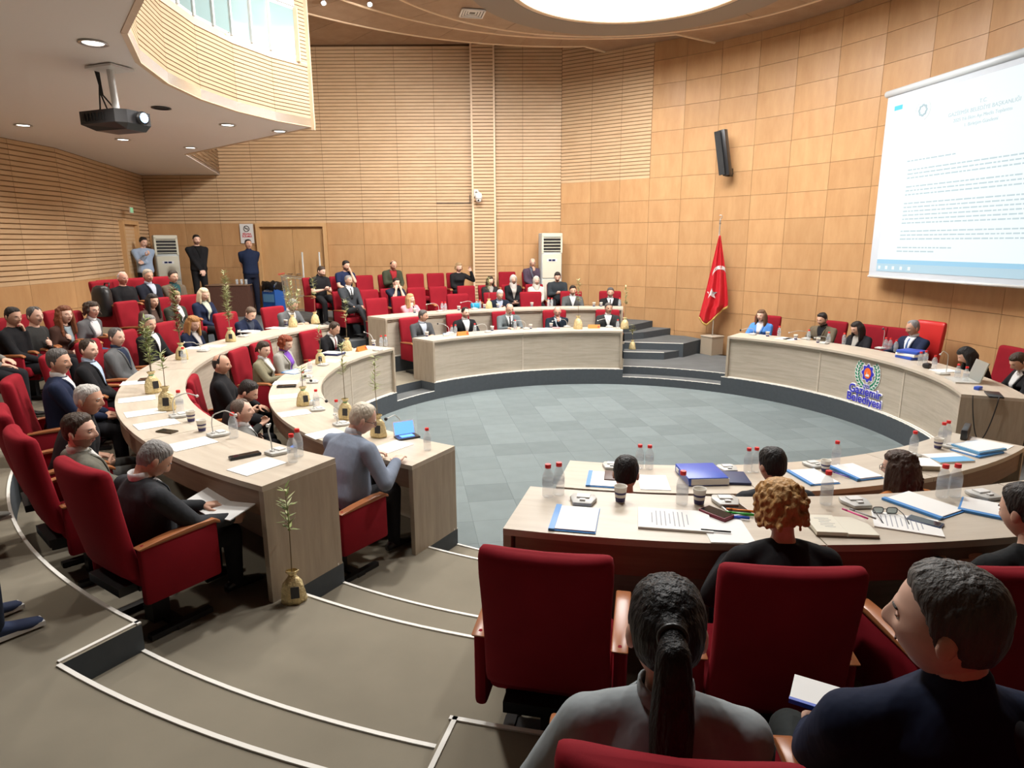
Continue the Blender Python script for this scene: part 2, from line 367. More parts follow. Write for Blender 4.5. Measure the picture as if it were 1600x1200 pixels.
# ---- ceiling: flat top level, then lower stepped rings with pale edges
b = MB(); b.prism(ROOM, 7.42, 7.55); ceiling = tag(b.build('ceiling', M_BACK), None, None, None, 'structure')
def circ(c, r, a): return (c[0]+r*math.cos(R(a)), c[1]+r*math.sin(R(a)))
C3, R3, Z3 = (-.04, -.17), 7.38, 7.08
C2, R2, Z2 = (.21, .10), 5.72, 6.85
C1, R1, Z1 = (.27, 1.16), 4.13, 6.74
C0, R0, Z0 = (.46, 2.29), 2.67, 6.64
def edge_trim(par, pts, z):
    bb = MB(); bb.tube([(p[0], p[1], z) for p in pts], .032, 6); bb.build('ceiling_edge_trim', M_TRIML, par)
wallpts = [wpt(a, .01) for a in (58.2, 52.9, 47.4, 41.6, 36, 30, 23.9, 17.7, 11.2, 4.8, -1.5, -8, -14.5, -21, -27.5, -34, -40)]
arc3 = [circ(C3, R3, a) for a in range(88, 271, 3)]
poly = arc3+[(3.85, -11.4)]+wallpts[::-1]+[wpt(63.4, .01), wpt(66.5, .01)]
b = MB(); b.prism(poly, Z3, 7.42); ct1 = tag(b.build('ceiling_ring', M_CEILW), None, None, None, 'structure'); edge_trim(ct1, [wpt(66.5, .03)]+arc3, Z3)
arc2 = [circ(C2, R2, a) for a in range(73, 300, 3)]
poly = arc2+[wpt(-40, .01)]+wallpts[::-1][1:-2]+[wpt(48.6, .01)]
b = MB(); b.prism(poly, Z2, Z3+.01); ct2 = tag(b.build('ceiling_ring', M_CEILW), None, None, None, 'structure'); edge_trim(ct2, [wpt(48.6, .03)]+arc2, Z2)
c1p = [circ(C1, R1, a) for a in range(0, 360, 4)]
b = MB(); b.prism(c1p, Z1, Z2+.01); ct3 = tag(b.build('ceiling_ring', M_CEILW, None), None, None, None, 'structure'); edge_trim(ct3, c1p+[c1p[0]], Z1)
# soffit boards with open joints (visible pieces of each ring)
def rho(c, r, q, a):     # distance from q along a to circle (c,r)
    dx, dy = q[0]-c[0], q[1]-c[1]; ca, sa = math.cos(R(a)), math.sin(R(a)); B = dx*ca+dy*sa; return -B+math.sqrt(max(0, B*B-(dx*dx+dy*dy-r*r)))
def boards(par, q, inner, outer, angs, z, gap=.010):
    for a0, a1 in zip(angs[:-1], angs[1:]):
        pts_i, pts_o = [], []
        for k in range(4):
            a = a0+(a1-a0)*k/3
            ri, ro = inner(a)+.03, outer(a)-.03
            g = math.degrees(gap/max(ri, .5))*(1 if k == 0 else -1 if k == 3 else 0)*.5
            pts_i.append((q[0]+ri*math.cos(R(a+g)), q[1]+ri*math.sin(R(a+g)))); pts_o.append((q[0]+ro*math.cos(R(a+g*.5)), q[1]+ro*math.sin(R(a+g*.5))))
        bb = MB(); bb.prism(pts_i+pts_o[::-1], z-.012, z+.004); bb.build('soffit_board', M_CEILW, par)
Q = (.3, 1.6)
boards(ct2, Q, lambda a: rho(C1, R1, Q, a), lambda a: rho(C2, R2, Q, a), list(range(75, 200, 11)), Z2)
boards(ct1, Q, lambda a: rho(C2, R2, Q, a), lambda a: rho(C3, R3, Q, a), list(range(88, 200, 9)), Z3)
boards(ct3, Q, lambda a: rho(C0, R0, Q, a), lambda a: rho(C1, R1, Q, a), list(range(0, 181, 15)), Z1)
boards(ceiling, Q, lambda a: rho(C3, R3, Q, a), lambda a: (YB-.02-Q[1])/math.sin(R(a)), list(range(96, 148, 7)), 7.42)
# round rim and luminous dish
b = MB(); n = 72
b.lathe([(R0, Z1), (R0, Z0+.03), (R0-.03, Z0), (2.04, Z0), (2.01, Z0+.02), (2.01, Z1+.05)], n, (C0[0], C0[1], 0), cap=False)
tag(b.build('ceiling_rim', M_RIM, smooth=False), None, None, None, 'structure')
b = MB(); b.lathe([(2.03, Z0+.012), (2.0, Z0+.004), (1.94, Z0+.012), (1.94, Z0+.02)], n, (C0[0], C0[1], 0), cap=False)
M_DISH = mat('dish_diffuser', (.95, .95, .93), .5, emit=(1, .98, .94), es=3.2)
dish = thing('ceiling_light', 'huge round luminous dish light glowing in the wooden ceiling', 'ceiling light', (C0[0], C0[1], Z0))
d = b.build('light_rim', M_TRIML, dish); d.location = (-C0[0], -C0[1], -Z0)
b = MB(); b.lathe([(.01, .055), (1.0, .05), (1.95, .03), (1.95, .06), (.01, .08)], n); b.build('diffuser', M_DISH, dish, True)
# ventilation grille in the ceiling ring
v = atz(738, 20, Z1-.02); vt = thing('ceiling_vent', 'square white air vent set into the wooden ceiling ring', 'air vent', (v[0], v[1], Z1-.02), R(12))
for k in range(4):
    s = .40-.09*k; bb = MB()
    for sx, sy, wx, wy in ((0, s/2, s, .03), (0, -s/2, s, .03), (s/2, 0, .03, s), (-s/2, 0, .03, s)): bb.box((sx, sy, -.015+.006*k), (wx, wy, .02))
    bb.build('vent_frame' if k == 0 else 'louvre', M_WPLAS, vt)
bb = MB(); bb.box((0, 0, 0), (.38, .38, .008)); bb.build('vent_backing', M_BLACKP, vt)
# ---- balcony over the left block: white soffit, slatted front, ribbon of windows
BT = [(160.8, 4.66), (168.3, 4.86), (176.3, 5.03), (184.5, 5.17), (193, 5.28), (202, 5.37), (212, 5.43), (222, 5.44), (234, 5.40)]
BP = [pol(r, a)[:2] for a, r in BT]
NN, NF = (-7.75, 4.45), (-8.75, YB)
soff = BP[::-1]+[NN, NF, (XC, YB), (-9.6, 3.5), (-9.9, -4), (-9.95, -8.5), (-4.4, -5.2)]
b = MB(); b.prism(soff[::-1], 4.45, 4.56); soffit = tag(b.build('ceiling_soffit', M_WHITEP), None, None, None, 'structure')
wall_balcony = backing('wall_balcony', [NF, NN]+[(p[0]*1.008, p[1]*1.008) for p in BP], 4.46, 5.28)
for i in range(len(BP)-1):
    q, p = BP[i], BP[i+1]     # room side: run counter so that the panel faces the centre
    put_panel(wall_balcony, p, q, 4.56, 5.26, M_SLATP, 'slat', .004, pitch=.05)
    put_panel(wall_balcony, p, q, 4.44, 4.56, M_TRIML, 'flat', 0, .05, name='balcony_lip')
    put_panel(wall_balcony, p, q, 5.26, 5.34, M_TRIML, 'flat', 0, .04, name='window_sill_trim')
put_panel(wall_balcony, NN, BP[0], 4.56, 7.4, M_SLAT, 'slat'); put_panel(wall_balcony, NN, BP[0], 4.44, 4.56, M_TRIML, 'flat', 0, .04, name='balcony_lip')
put_panel(wall_balcony, NF, NN, 4.46, 7.4, M_SLAT, 'slat')
e0 = lerp(BP[0], BP[1], .30)
put_panel(wall_balcony, e0, BP[0], 5.26, 7.4, M_SLATP, 'slat', .004, pitch=.05)
bb = MB(); bb.box((BP[0][0], BP[0][1], 5.9), (.05, .05, 3.0)); bb.build('corner_trim', M_TRIML, wall_balcony)
bb = MB(); bb.box((e0[0]+.01, e0[1], 5.65), (.05, .05, .70)); bb.build('window_side_trim', M_TRIML, wall_balcony)
for i in range(len(BP)-1):
    put_panel(wall_balcony, BP[i+1], BP[i] if i else e0, 6.02, 7.4, M_WHITEP, 'flat', 0, .05, name='plaster_panel')
M_WFRAME = mat('window_frame_white', (.80, .84, .84), .35)
win = tag(MB().box((-5.0, .2, 5.345), (.02, .02, .01)).build('window_1', M_WFRAME), 'ribbon of white framed windows in the balcony front', None, None, 'structure')
chain = [e0]
for i in range(1, len(BP)):
    p0 = chain[-1] if i == 1 else BP[i-1]; nseg = 2 if i > 1 else 1
    for k in range(nseg): chain.append(lerp(p0, BP[i], (k+1)/nseg))
for i in range(len(chain)-1):
    p, q = chain[i+1], chain[i]
    put_panel(win, p, q, 5.36, 6.0, M_GLASS, 'flat', .03, .008, name='pane')
    for z in (5.355, 5.99): put_panel(win, p, q, z-.02, z+.02, M_WFRAME, 'flat', 0, .03, name='window_rail')
    bb = MB(); bb.box((p[0], p[1], 5.67), (.045, .045, .64)); bb.build('mullion', M_WFRAME, win)
M_ROOMW = mat('control_room_white', (.62, .68, .69), .8)
bk = [(p[0]*1.28, p[1]*1.28) for p in BP]
rm = backing('wall_control_room', [(BP[0][0]-.05, BP[0][1]+.12)]+bk, 4.57, 7.4, mtl=M_ROOMW)
b = MB(); b.prism([p for p in BP]+bk[::-1], 6.55, 6.6); tag(b.build('ceiling_control_room', M_ROOMW), None, None, None, 'structure')
for a in (172, 190, 206):
    p = pol(5.9, a, 6.5); t = thing('strip_light', ('first', 'second', 'third')[(172, 190, 206).index(a)]+' fluorescent strip light behind the balcony windows, counted from the corner', 'strip light', p, R(a), 'strip lights of the control room')
    b = MB(); b.box((0, 0, .02), (.12, 1.2, .05)); b.build('housing', M_WPLAS, t)
    b = MB(); b.box((0, 0, -.02), (.09, 1.15, .03)); b.build('lamp_tube', mat('strip_glow', (1, 1, 1), .5, emit=(.86, .96, 1), es=2.2), t)
# blinds behind two panes
for k, a in enumerate((166.5, 171.5)):
    t = thing('roller_blind', ('white roller blind half lowered behind the last balcony window', 'white roller blind half lowered behind the second last balcony window')[k], 'blind', pol(4.98+.1*k, a, 5.72), R(a-90))
    bb = MB(); bb.box((0, 0, .1), (.36, .01, .3)); bb.build('blind_cloth', M_WPLAS, t); bb = MB(); bb.box((0, 0, -.06), (.37, .02, .03)); bb.build('bottom_bar', M_WPLAS, t)
# ---- doors
M_DOOR = wood('door_wood', (.52, .30, .13), (.58, .35, .165), .45, (1, 1, .25), 5, .03)
M_DOORF = wood('door_frame', (.55, .33, .15), (.62, .38, .18), .45, (1, 1, .25), 5, .02)
def door(name, p, q, z0, z1, leaves, frame=.09):
    d = Vector((q[0]-p[0], q[1]-p[1], 0)); L = d.length; ang = math.atan2(d.y, d.x)
    b = MB(); b.box((frame/2, 0, (z1-z0)/2), (frame, .12, z1-z0)); b.box((L-frame/2, 0, (z1-z0)/2), (frame, .12, z1-z0)); b.box((L/2, 0, z1-z0-frame/2), (L-2*frame, .12, frame))
    o = b.build(name, M_DOORF); o.location = (p[0], p[1], z0); o.rotation_euler = (0, 0, ang); tag(o, None, None, None, 'structure')
    w = (L-2*frame)/leaves
    for k in range(leaves):
        bb = MB(); bb.box((frame+w*(k+.5), .05, (z1-z0-frame)/2), (w-.008, .04, z1-z0-frame-.01)); lf = bb.build('door_leaf', M_DOOR, o)
        hx = frame+w*(k+.5)+(w/2-.07)*(1 if k == 0 else -1); hb = MB(); hb.tube([(hx, .03, .95), (hx, -.02, .95), (hx-.1*(1 if k == 0 else -1), -.02, .95)], .01, 6); hb.build('door_handle', M_STEEL, lf)
    return o
door('door_1', (-7.95, YB-.02), (-6.16, YB-.02), 1.05, 3.27, 2)
dp, dq = lerp((-9.6, 3.5), (XC, YB), .57), lerp((-9.6, 3.5), (XC, YB), .79)
door('door_2', (dp[0]+.03, dp[1]), (dq[0]+.03, dq[1]), 1.05, 3.3, 1)
# ================================================================== DESKS
def arc_part(name, par, mtl, *a, n=None):
    bb = arc_slab(*a, n=n); o = bb.build(name, mtl, par); return o
def radial_board(name, par, mtl, a, r0, r1, z0, z1, th=.04):
    p, q = Vector(pol(r0, a)), Vector(pol(r1, a)); d = q-p; L = d.length
    bb = MB(); bb.box((L/2, 0, (z1-z0)/2), (L, th, z1-z0)); bb.uv = [(v[0], v[2]) for v in bb.v]
    o = bb.build(name, mtl, par); o.location = (p.x, p.y, z0); o.rotation_euler = (0, 0, math.atan2(d.y, d.x)); return o
def desk(label, r0, r1, a0, a1, zt, seams, zfront=None, h=.76):
    t = thing('curved_desk', label, 'desk', (0, 0, 0), 0, 'curved council desks')
    top = zt+h; js = [a0]+seams+[a1]; g = .10
    for u, v in zip(js[:-1], js[1:]):
        arc_part('desktop', t, M_OAKT, r0-.03, r1, u+.03, v-.03, top-.035, top)
        arc_part('front_panel', t, M_OAK, r0+.015, r0+.04, u+g, v-g, (zfront or zt)+.01, top-.075)
        arc_part('top_rail', t, M_OAK, r0-.005, r0+.045, u+.03, v-.03, top-.075, top-.035)
    for s in seams: radial_board('seam_strip', t, M_TRIML if False else M_OAKT, s, r0+.008, r0+.045, zt+.01, top-.075, .03)
    arc_part('plinth_strip', t, M_NOSE, r0-.01, r0+.012, a0, a1, zt+.001, zt+.018)
    for a, s in ((a0, 1), (a1, -1)): radial_board('end_panel', t, M_OAKV, a+s*math.degrees(.02/r0), r0-.03, r1-.005, zt+.001, top-.035)
    arc_part('apron', t, M_OAKD, r1-.05, r1-.02, a0+.6, a1-.6, top-.20, top-.035)
    return t
desk('curved oak desk of the front row on the left, with olive saplings', 3.95, 4.50, 150.5, 240, .30, [168, 186, 204, 222])
desk('long curved oak desk of the second row on the left', 5.32, 5.88, 151, 240, .60, [165, 180, 195, 210, 225])
desk('curved oak desk of the front row at the far side facing the camera', 3.95, 4.50, 79.8, 137, .30, [108.5])
desk('curved oak desk of the second row at the far side, before the audience seats', 5.32, 5.88, 80, 137, .60, [99, 118])
desk('front curved oak desk on the near right, with blue ring binder', 3.95, 4.50, -105, -51, .30, [-87, -69])
desk('nearest curved oak desk with notebooks and eyeglasses on it', 5.32, 5.88, -105, -60, .60, [-90, -75])
pres = desk('long curved oak presidium table with green and blue municipal emblem', 3.95, 4.56, -24, 51, .30, [1.5, 26])
# ---- emblem and lettering on the presidium front, wrapped onto its curve
def wrap(me, a_c, z_c, r):
    for v in me.vertices:
        x, y, d = v.co; a = R(a_c)+x/r; rr = r-d
        v.co = (rr*math.cos(a), rr*math.sin(a), z_c+y)
    me.update(); return me
def mirror_x(me):
    for v in me.vertices: v.co.x = -v.co.x
    me.flip_normals(); return me
M_NAVY = mat('emblem_blue', (.035, .035, .52), .5); M_EMW = mat('emblem_white', (.85, .85, .85), .5)
M_EMG = mat('emblem_green', (.0, .22, .10), .5); M_EMO = mat('emblem_orange', (.85, .16, .02), .5)
EA, ER = 12.2, 3.962
emb = thing('municipal_emblem', 'round municipal emblem with green laurel and blue lettering on presidium front', 'emblem')
def flat(name, polys, mtl, depth, lift, z):
    b = MB()
    for pl in polys:
        n = len(pl); b.add([(p[0], p[1], lift) for p in pl]+[(p[0], p[1], lift+depth) for p in pl], [tuple(range(n)), tuple(range(2*n-1, n-1, -1))]+[(i, n+i, n+(i+1) % n, (i+1) % n) for i in range(n)])
    me = b.mesh(name, mtl); wrap(me, EA, z, ER); return link(name, me, emb)
def leafp(cx, cy, ang, l, w):
    pts = []
    for k in range(10):
        t = 2*math.pi*k/10; x, y = l/2*math.cos(t), w/2*math.sin(t)*(1-.25*math.cos(t)); pts.append((cx+x*math.cos(ang)-y*math.sin(ang), cy+x*math.sin(ang)+y*math.cos(ang)))
    return pts
lv, lvw = [], []
for s in (1, -1):
    for k in range(9):
        t = R(-62+k*13.5); ex, ey = s*.205*math.cos(t), .215*math.sin(t)
        tan = math.atan2(.215*math.cos(t), -s*.205*math.sin(t))
        for q in (-1, 1):
            cx, cy = ex+q*.027*math.cos(t)*s, ey+q*.027*math.sin(t); lv.append(leafp(cx, cy, tan-q*s*.6, .060, .025)); lvw.append(leafp(cx, cy, tan-q*s*.6, .084, .048))
flat('laurel_outline', lvw, M_EMW, .003, .003, .80); flat('laurel_leaves', lv, M_EMG, .003, .006, .80)
gear = []
for k in range(64):
    t = 2*math.pi*k/64; rr = .112+.012*(1 if math.cos(8*t) > 0 else -1)*min(1, abs(math.cos(8*t))*2); gear.append((rr*math.cos(t), rr*1.1*math.sin(t)))
flat('gear_outline', [[(x*1.16, y*1.16) for x, y in gear]], M_EMW, .003, .003, .81); flat('gear', [gear], M_NAVY, .003, .007, .81)
flat('sun_disc', [[(.068*math.cos(t), .082*math.sin(t)) for t in np.linspace(0, 2*math.pi, 33)[:-1]]], M_EMO, .003, .011, .81)
flat('mosque_mark', [[(-.036, -.050), (.036, -.050), (.036, -.026), (.016, -.020), (.010, .026), (.002, -.020), (-.020, -.010), (-.036, -.026)]], M_EMW, .002, .015, .81)
def letters(txt, size, z, name, bold=.003, out=.012):
    for nm, mtl, bev, lift in ((name+'_outline', M_EMW, out, .003), (name, M_NAVY, bold, .003+out+.002)):
        me = text_mesh(txt, size, .0008, 'CENTER', 0, bev); me.materials.clear(); me.materials.append(mtl)
        for v in me.vertices: v.co.x = -v.co.x; v.co.z = lift+max(0, v.co.z)*.3
        wrap(me, EA, z, ER); link(nm, me, emb)
letters('1926', .075, .585, 'founding_year', .001, .006); letters('Gaziemir', .180, .474, 'lettering', .004, .014); letters('Belediyesi', .180, .342, 'lettering', .004, .014)
# ================================================================== CHAIRS
def superloft(secs, n=24, e=4.0):
    """secs: (centre xyz, half width x, half depth y, tilt) rounded rectangle sections lofted along z"""
    b = MB(); vs = []
    for (c, hx, hy, tl, bow) in secs:
        for k in range(n):
            t = 2*math.pi*k/n; ct, st = math.cos(t), math.sin(t)
            x = hx*math.copysign(abs(ct)**(2/e), ct); y = hy*math.copysign(abs(st)**(2/e), st)+bow*(x/.25)**2
            vs.append((c[0]+x, c[1]+y*math.cos(tl), c[2]+y*math.sin(tl)))
    k = len(secs); fs = [(i*n+j, i*n+(j+1) % n, (i+1)*n+(j+1) % n, (i+1)*n+j) for i in range(k-1) for j in range(n)]
    fs += [tuple(range(n-1, -1, -1)), tuple((k-1)*n+j for j in range(n))]
    return b.add(vs, fs)
def rbox(size, c, bev=.02, seg=2):
    b = MB(); b.box(c, size); me = b.mesh('r', []); return bevel_mesh(me, bev, seg)
def chair_parts(hback=1.0, cm=M_RED):
    P = []
    z0, z1 = .40, hback; secs = []
    for t, kx, ky in ((0, .90, .6), (.02, .97, .85), (.08, .985, 1), (.35, .97, 1), (.6, .98, 1.02), (.82, 1.0, 1.04), (.93, 1.0, .98), (.97, .985, .85), (.99, .95, .6), (1.0, .88, .25)):
        z = z0+(z1-z0)*t; y = -.215-.13*t-.02*math.sin(t*math.pi); secs.append(((0, y, z), .255*kx, .055*ky, 0, .035*min(1, t*2)))
    P.append(('backrest', superloft(secs, 28).mesh('backrest', cm, True)))
    sm = rbox((.50, .48, .12), (0, .02, .40), .04, 3); sm.materials.append(cm); P.append(('seat', sm))
    for s in (-1, 1):
        am = rbox((.055, .44, .34), (s*.282, .0, .43), .022, 2); am.materials.append(cm); P.append(('arm_panel', am))
        b = MB(); prof = [(-.23, .585), (-.1, .600), (.1, .612), (.20, .606), (.235, .585), (.235, .565), (.2, .58), (-.22, .572)]
        b.v = [(s*.282+x, y, z+.01) for x in (-.034, .034) for y, z in prof]; n = len(prof)
        b.f = [tuple(range(n)), tuple(range(2*n-1, n-1, -1))]+[(i, n+i, n+(i+1) % n, (i+1) % n) for i in range(n)]; b.m = [0]*len(b.f)
        me = b.mesh('armrest', M_ARMW); bevel_mesh(me, .008, 2, 40); P.append(('armrest', me))
    b = MB(); b.box((0, -.02, .32), (.36, .34, .04)); b.box((0, -.03, .16), (.10, .10, .32)); P.append(('pedestal', b.mesh('pedestal', M_BLACK)))
    b = MB(); b.box((0, .0, .012), (.46, .07, .024)); b.box((-.2, 0, .02), (.05, .36, .03)); b.box((.2, 0, .02), (.05, .36, .03)); P.append(('base_plate', b.mesh('base_plate', M_BLACK))); b = MB(); b.box((0, -.22, .33), (.34, .14, .05)); P.append(('seat_bracket', b.mesh('seat_bracket', M_BLACK)))
    return P
CH_STD = chair_parts(1.04); CH_AUD = chair_parts(.98)
for _n, _m in CH_AUD:
    _m.transform(Matrix.Diagonal((.86, 1, 1, 1)))
CH_BOSS = chair_parts(1.22, M_REDL)
def chair(xy, face, z, label, group, kind=None):
    """face: world direction the sitter looks, degrees"""
    kind = kind or CH_STD
    t = thing('armchair', label, 'chair', (xy[0], xy[1], z), R(face-90), group)
    for nm, me in kind: link(nm, me, t)
    return t
# ================================================================== PEOPLE
V = Vector
def capsule(p0, r0, p1, r1, n=12):
    p0, p1 = V(p0), V(p1); ax = (p1-p0); L = ax.length
    t = ax/L if L > 1e-6 else V((0, 0, 1)); u = t.orthogonal().normalized(); v = t.cross(u)
    vs = []; rings = []
    for k in range(4): a = -math.pi/2+math.pi/2*k/3*.98+.02; rings.append((p0+t*(r0*math.sin(a)), max(.0008, r0*math.cos(a))))
    for k in range(4): a = math.pi/2*k/3*.98; rings.append((p1+t*(r1*math.sin(a)), max(.0008, r1*math.cos(a))))
    for c, r in rings:
        for j in range(n):
            th = 2*math.pi*j/n; vs.append(tuple(c+(u*math.cos(th)+v*math.sin(th))*r))
    k = len(rings); fs = [(i*n+j, i*n+(j+1) % n, (i+1)*n+(j+1) % n, (i+1)*n+j) for i in range(k-1) for j in range(n)]
    fs += [tuple(range(n-1, -1, -1)), tuple((k-1)*n+j for j in range(n))]
    return vs, fs
def chain(b, pts, rad, n=12):
    for i in range(len(pts)-1): b.add(*capsule(pts[i], rad[i], pts[i+1], rad[i+1], n))
def eloft(b, secs, n=20, e=2.4):
    """secs: (centre Vector, x axis, y axis, rx, ry)"""
    vs = []
    for c, ux, uy, rx, ry in secs:
        for k in range(n):
            t = 2*math.pi*k/n; ct, st = math.cos(t), math.sin(t)
            vs.append(tuple(c+ux*(rx*math.copysign(abs(ct)**(2/e), ct))+uy*(ry*math.copysign(abs(st)**(2/e), st))))
    k = len(secs); fs = [(i*n+j, i*n+(j+1) % n, (i+1)*n+(j+1) % n, (i+1)*n+j) for i in range(k-1) for j in range(n)]
    fs += [tuple(range(n-1, -1, -1)), tuple((k-1)*n+j for j in range(n))]
    b.add(vs, fs)
# ---- head surface: latitude/longitude grid, dense on the face, +y = face
def sst(x, a, b): t = np.clip((x-a)/(b-a), 0, 1); return t*t*(3-2*t)
def head_grid(nl, nv, female=False, wide=1.0):
    u = np.linspace(-1, 1, nl, endpoint=False); lon = np.pi*(.50*u+.50*u**3)
    v = np.linspace(-1, 1, nv); lat = np.pi/2*(.80*v+.20*v**3)
    LO, LA = np.meshgrid(lon, lat)
    dx, dy, dz = np.sin(LO)*np.cos(LA), np.cos(LO)*np.cos(LA), np.sin(LA)
    x = .0765*wide*dx; y = .096*dy; z = .118*dz
    low = np.clip(-dz, 0, 1)
    x = x*(1-.30*low**1.6); y = np.where(dy > 0, y*(1-.10*low**2), y*(1-.42*low**1.3))
    top = np.clip(dz, 0, 1); kk = np.where(dz > 0, np.clip((1-top**2.6)**(1/2.6)/np.maximum(np.sqrt(1-top**2), 1e-3), 1, 1.4), 1); x = x*kk; y = y*kk-.006*top; z = np.where(dz > 0, z*.965, z)
    front = np.clip(dy, 0, 1)**.7*(dy > 0)
    g = lambda cx, cz, sx, sz: np.exp(-((np.abs(x)-cx)/sx)**2-((z-cz)/sz)**2)
    nose = np.exp(-(x/(.010+.006*sst(-z, 0, .03)))**2)*(.004+.020*sst(-z, -.030, .020))*sst(z, -.043, -.026)*sst(-z, -.04, -.018)
    y = y+front*(nose-.0085*g(.031, .006, .016, .011)+.0045*g(.026, .030, .028, .008)+.004*g(.046, -.020, .018, .020)
                 + .0055*g(0, -.056, .024, .011)-.0035*g(0, -.0555, .022, .0022)+.007*g(0, -.100, .022, .016)-.004*g(0, -.078, .024, .007))
    y = y+front*(-.006*g(.060, -.045, .02, .03))
    if female: x = x*(1-.04*low); 
    return np.stack([x, y, z], -1), LO, LA
def grid_faces(nv, nl): return [(i*nl+j, i*nl+(j+1) % nl, (i+1)*nl+(j+1) % nl, (i+1)*nl+j) for i in range(nv-1) for j in range(nl)]
HEADS = {}
def head_data(lod, female, wide):
    k = (lod, female, round(wide, 2))
    if k not in HEADS:
        nl, nv = ((72, 56), (48, 40), (36, 30))[lod]
        P, LO, LA = head_grid(nl, nv, female, wide); HEADS[k] = (P, LO, LA, nl, nv)
    return HEADS[k]
def hairline(LO, style):
    a = np.abs(np.degrees(LO))
    front = {'short': .080, 'receding': .092, 'bald': .20, 'cap': .064, 'crew': .078}.get(style, .066)
    if style == 'bald': return np.interp(a, [0, 70, 85, 100, 130, 180], [.2, .2, .03, -.01, -.05, -.06]), np.interp(a, [0, 70, 100, 130, 180], [.2, .2, .055, .05, .045])
    if style == 'receding': return np.interp(a, [0, 30, 50, 72, 85, 97, 115, 180], [front-.01, front+.01, .075, .03, -.005, .0, -.05, -.062]), np.full_like(a, 9.)
    return np.interp(a, [0, 35, 55, 70, 80, 86, 93, 104, 118, 180], [front, front-.002, .062, .044, .012, -.016, .010, .004, -.045, -.064]), np.full_like(a, 9.)
def hair_shell(lod, female, wide, style, thick, seed, rough=.006):
    P, LO, LA, nl, nv = head_data(lod, female, wide)
    lo, hi = hairline(LO, style); z = P[..., 2]
    msk = sst(z, lo-.002, lo+.016)*(1-sst(z, hi-.012, hi+.006))
    rng = np.random.RandomState(seed)
    nz = sum(np.sin(LO*f1+rng.rand()*6+3*LA)*np.sin(LA*f2+rng.rand()*6) for f1, f2 in ((5, 7), (9, 13), (17, 11)))/3
    N = P/np.linalg.norm(P, axis=-1, keepdims=True)
    up = np.clip(P[..., 2]/.118, 0, 1)
    T = (thick*(.36+.80*up)+rough*nz*(.25+up)*np.sqrt(np.clip(np.cos(LA), 0, 1)))*msk+.0012-.004*(msk < .02)
    Q = P*(1+0*T[..., None])+N*T[..., None]
    fs = [f for f in grid_faces(nv, nl) if max(msk.ravel()[list(f)]) > .02]
    return Q.reshape(-1, 3), fs
def skin_mat(tone):
    c = {'fair': (.74, .47, .36), 'mid': (.65, .395, .285), 'tan': (.57, .325, .225), 'dark': (.45, .24, .16), 'red': (.68, .37, .28)}[tone]
    return mat('skin_'+tone, c, .5, mottle=.05, mscale=40, spec=.35)
def cmat(prefix, c, **k): return mat('%s_%02x%02x%02x' % (prefix, *(int(max(0, min(1, v))**.4545*255) for v in c)), c, **k)
def cloth_mat(c): return cmat('cloth', c, rough=.85, bump=.55, bscale=9, mottle=.06, mscale=30, spec=.2, sheen=.15, stretch=(1, 1, .45))
def hair_mat(c): return cmat('hair', c, rough=.55, bump=.6, bscale=70, mottle=.18, mscale=60, spec=.35, stretch=(1, 1, .25))
M_MOUTH = mat('mouth_line', (.12, .03, .025), .5); M_EYEW = mat('eye_white', (.70, .66, .62), .25); M_IRIS = mat('eye_iris', (.03, .016, .01), .15)
# ---- hands (right hand: fingers +y, back of hand +z, thumb towards -x)
HAND_SRC = {}
def hand_src(curl):
    b = MB()
    X, Y, Z = V((1, 0, 0)), V((0, 1, 0)), V((0, 0, 1))
    eloft(b, [(V((0, -.03, 0)), X, Z, .026, .019), (V((0, .005, 0)), X, Z, .028, .018), (V((-.002, .04, .001)), X, Z, .038, .016), (V((-.001, .075, .002)), X, Z, .041, .0145), (V((0, .095, .001)), X, Z, .037, .011)], 16, 2.6)
    for i, (x, L, r) in enumerate(((-.030, .074, .0092), (-.010, .083, .0095), (.011, .077, .0090), (.030, .060, .0080))):
        p = V((x, .088-.004*abs(i-1), .001)); a = R(curl*.45+i*2); pts = [p]; sp = (x)*1.6
        for s, f in ((.46, 1.0), (.30, 1.5), (.24, 1.3)):
            d = V((sp*.35, math.cos(a), -math.sin(a))).normalized(); p = p+d*L*s; pts.append(p); a += R(curl*f*.55)
        chain(b, pts, [r, r*.95, r*.88, r*.78], 10)
    c = R(curl*.35)
    p = V((-.028, .022, -.004)); q = p+V((-.030, .030, -.012)); s = q+V((-.016*math.cos(c*1.3), .030, -.016*math.sin(c)-.004)); e = s+V((.004+.012*math.sin(c), .026, -.010*math.sin(c)-.002))
    chain(b, [p, q, s, e], [.015, .0125, .0105, .0085], 10)
    return b
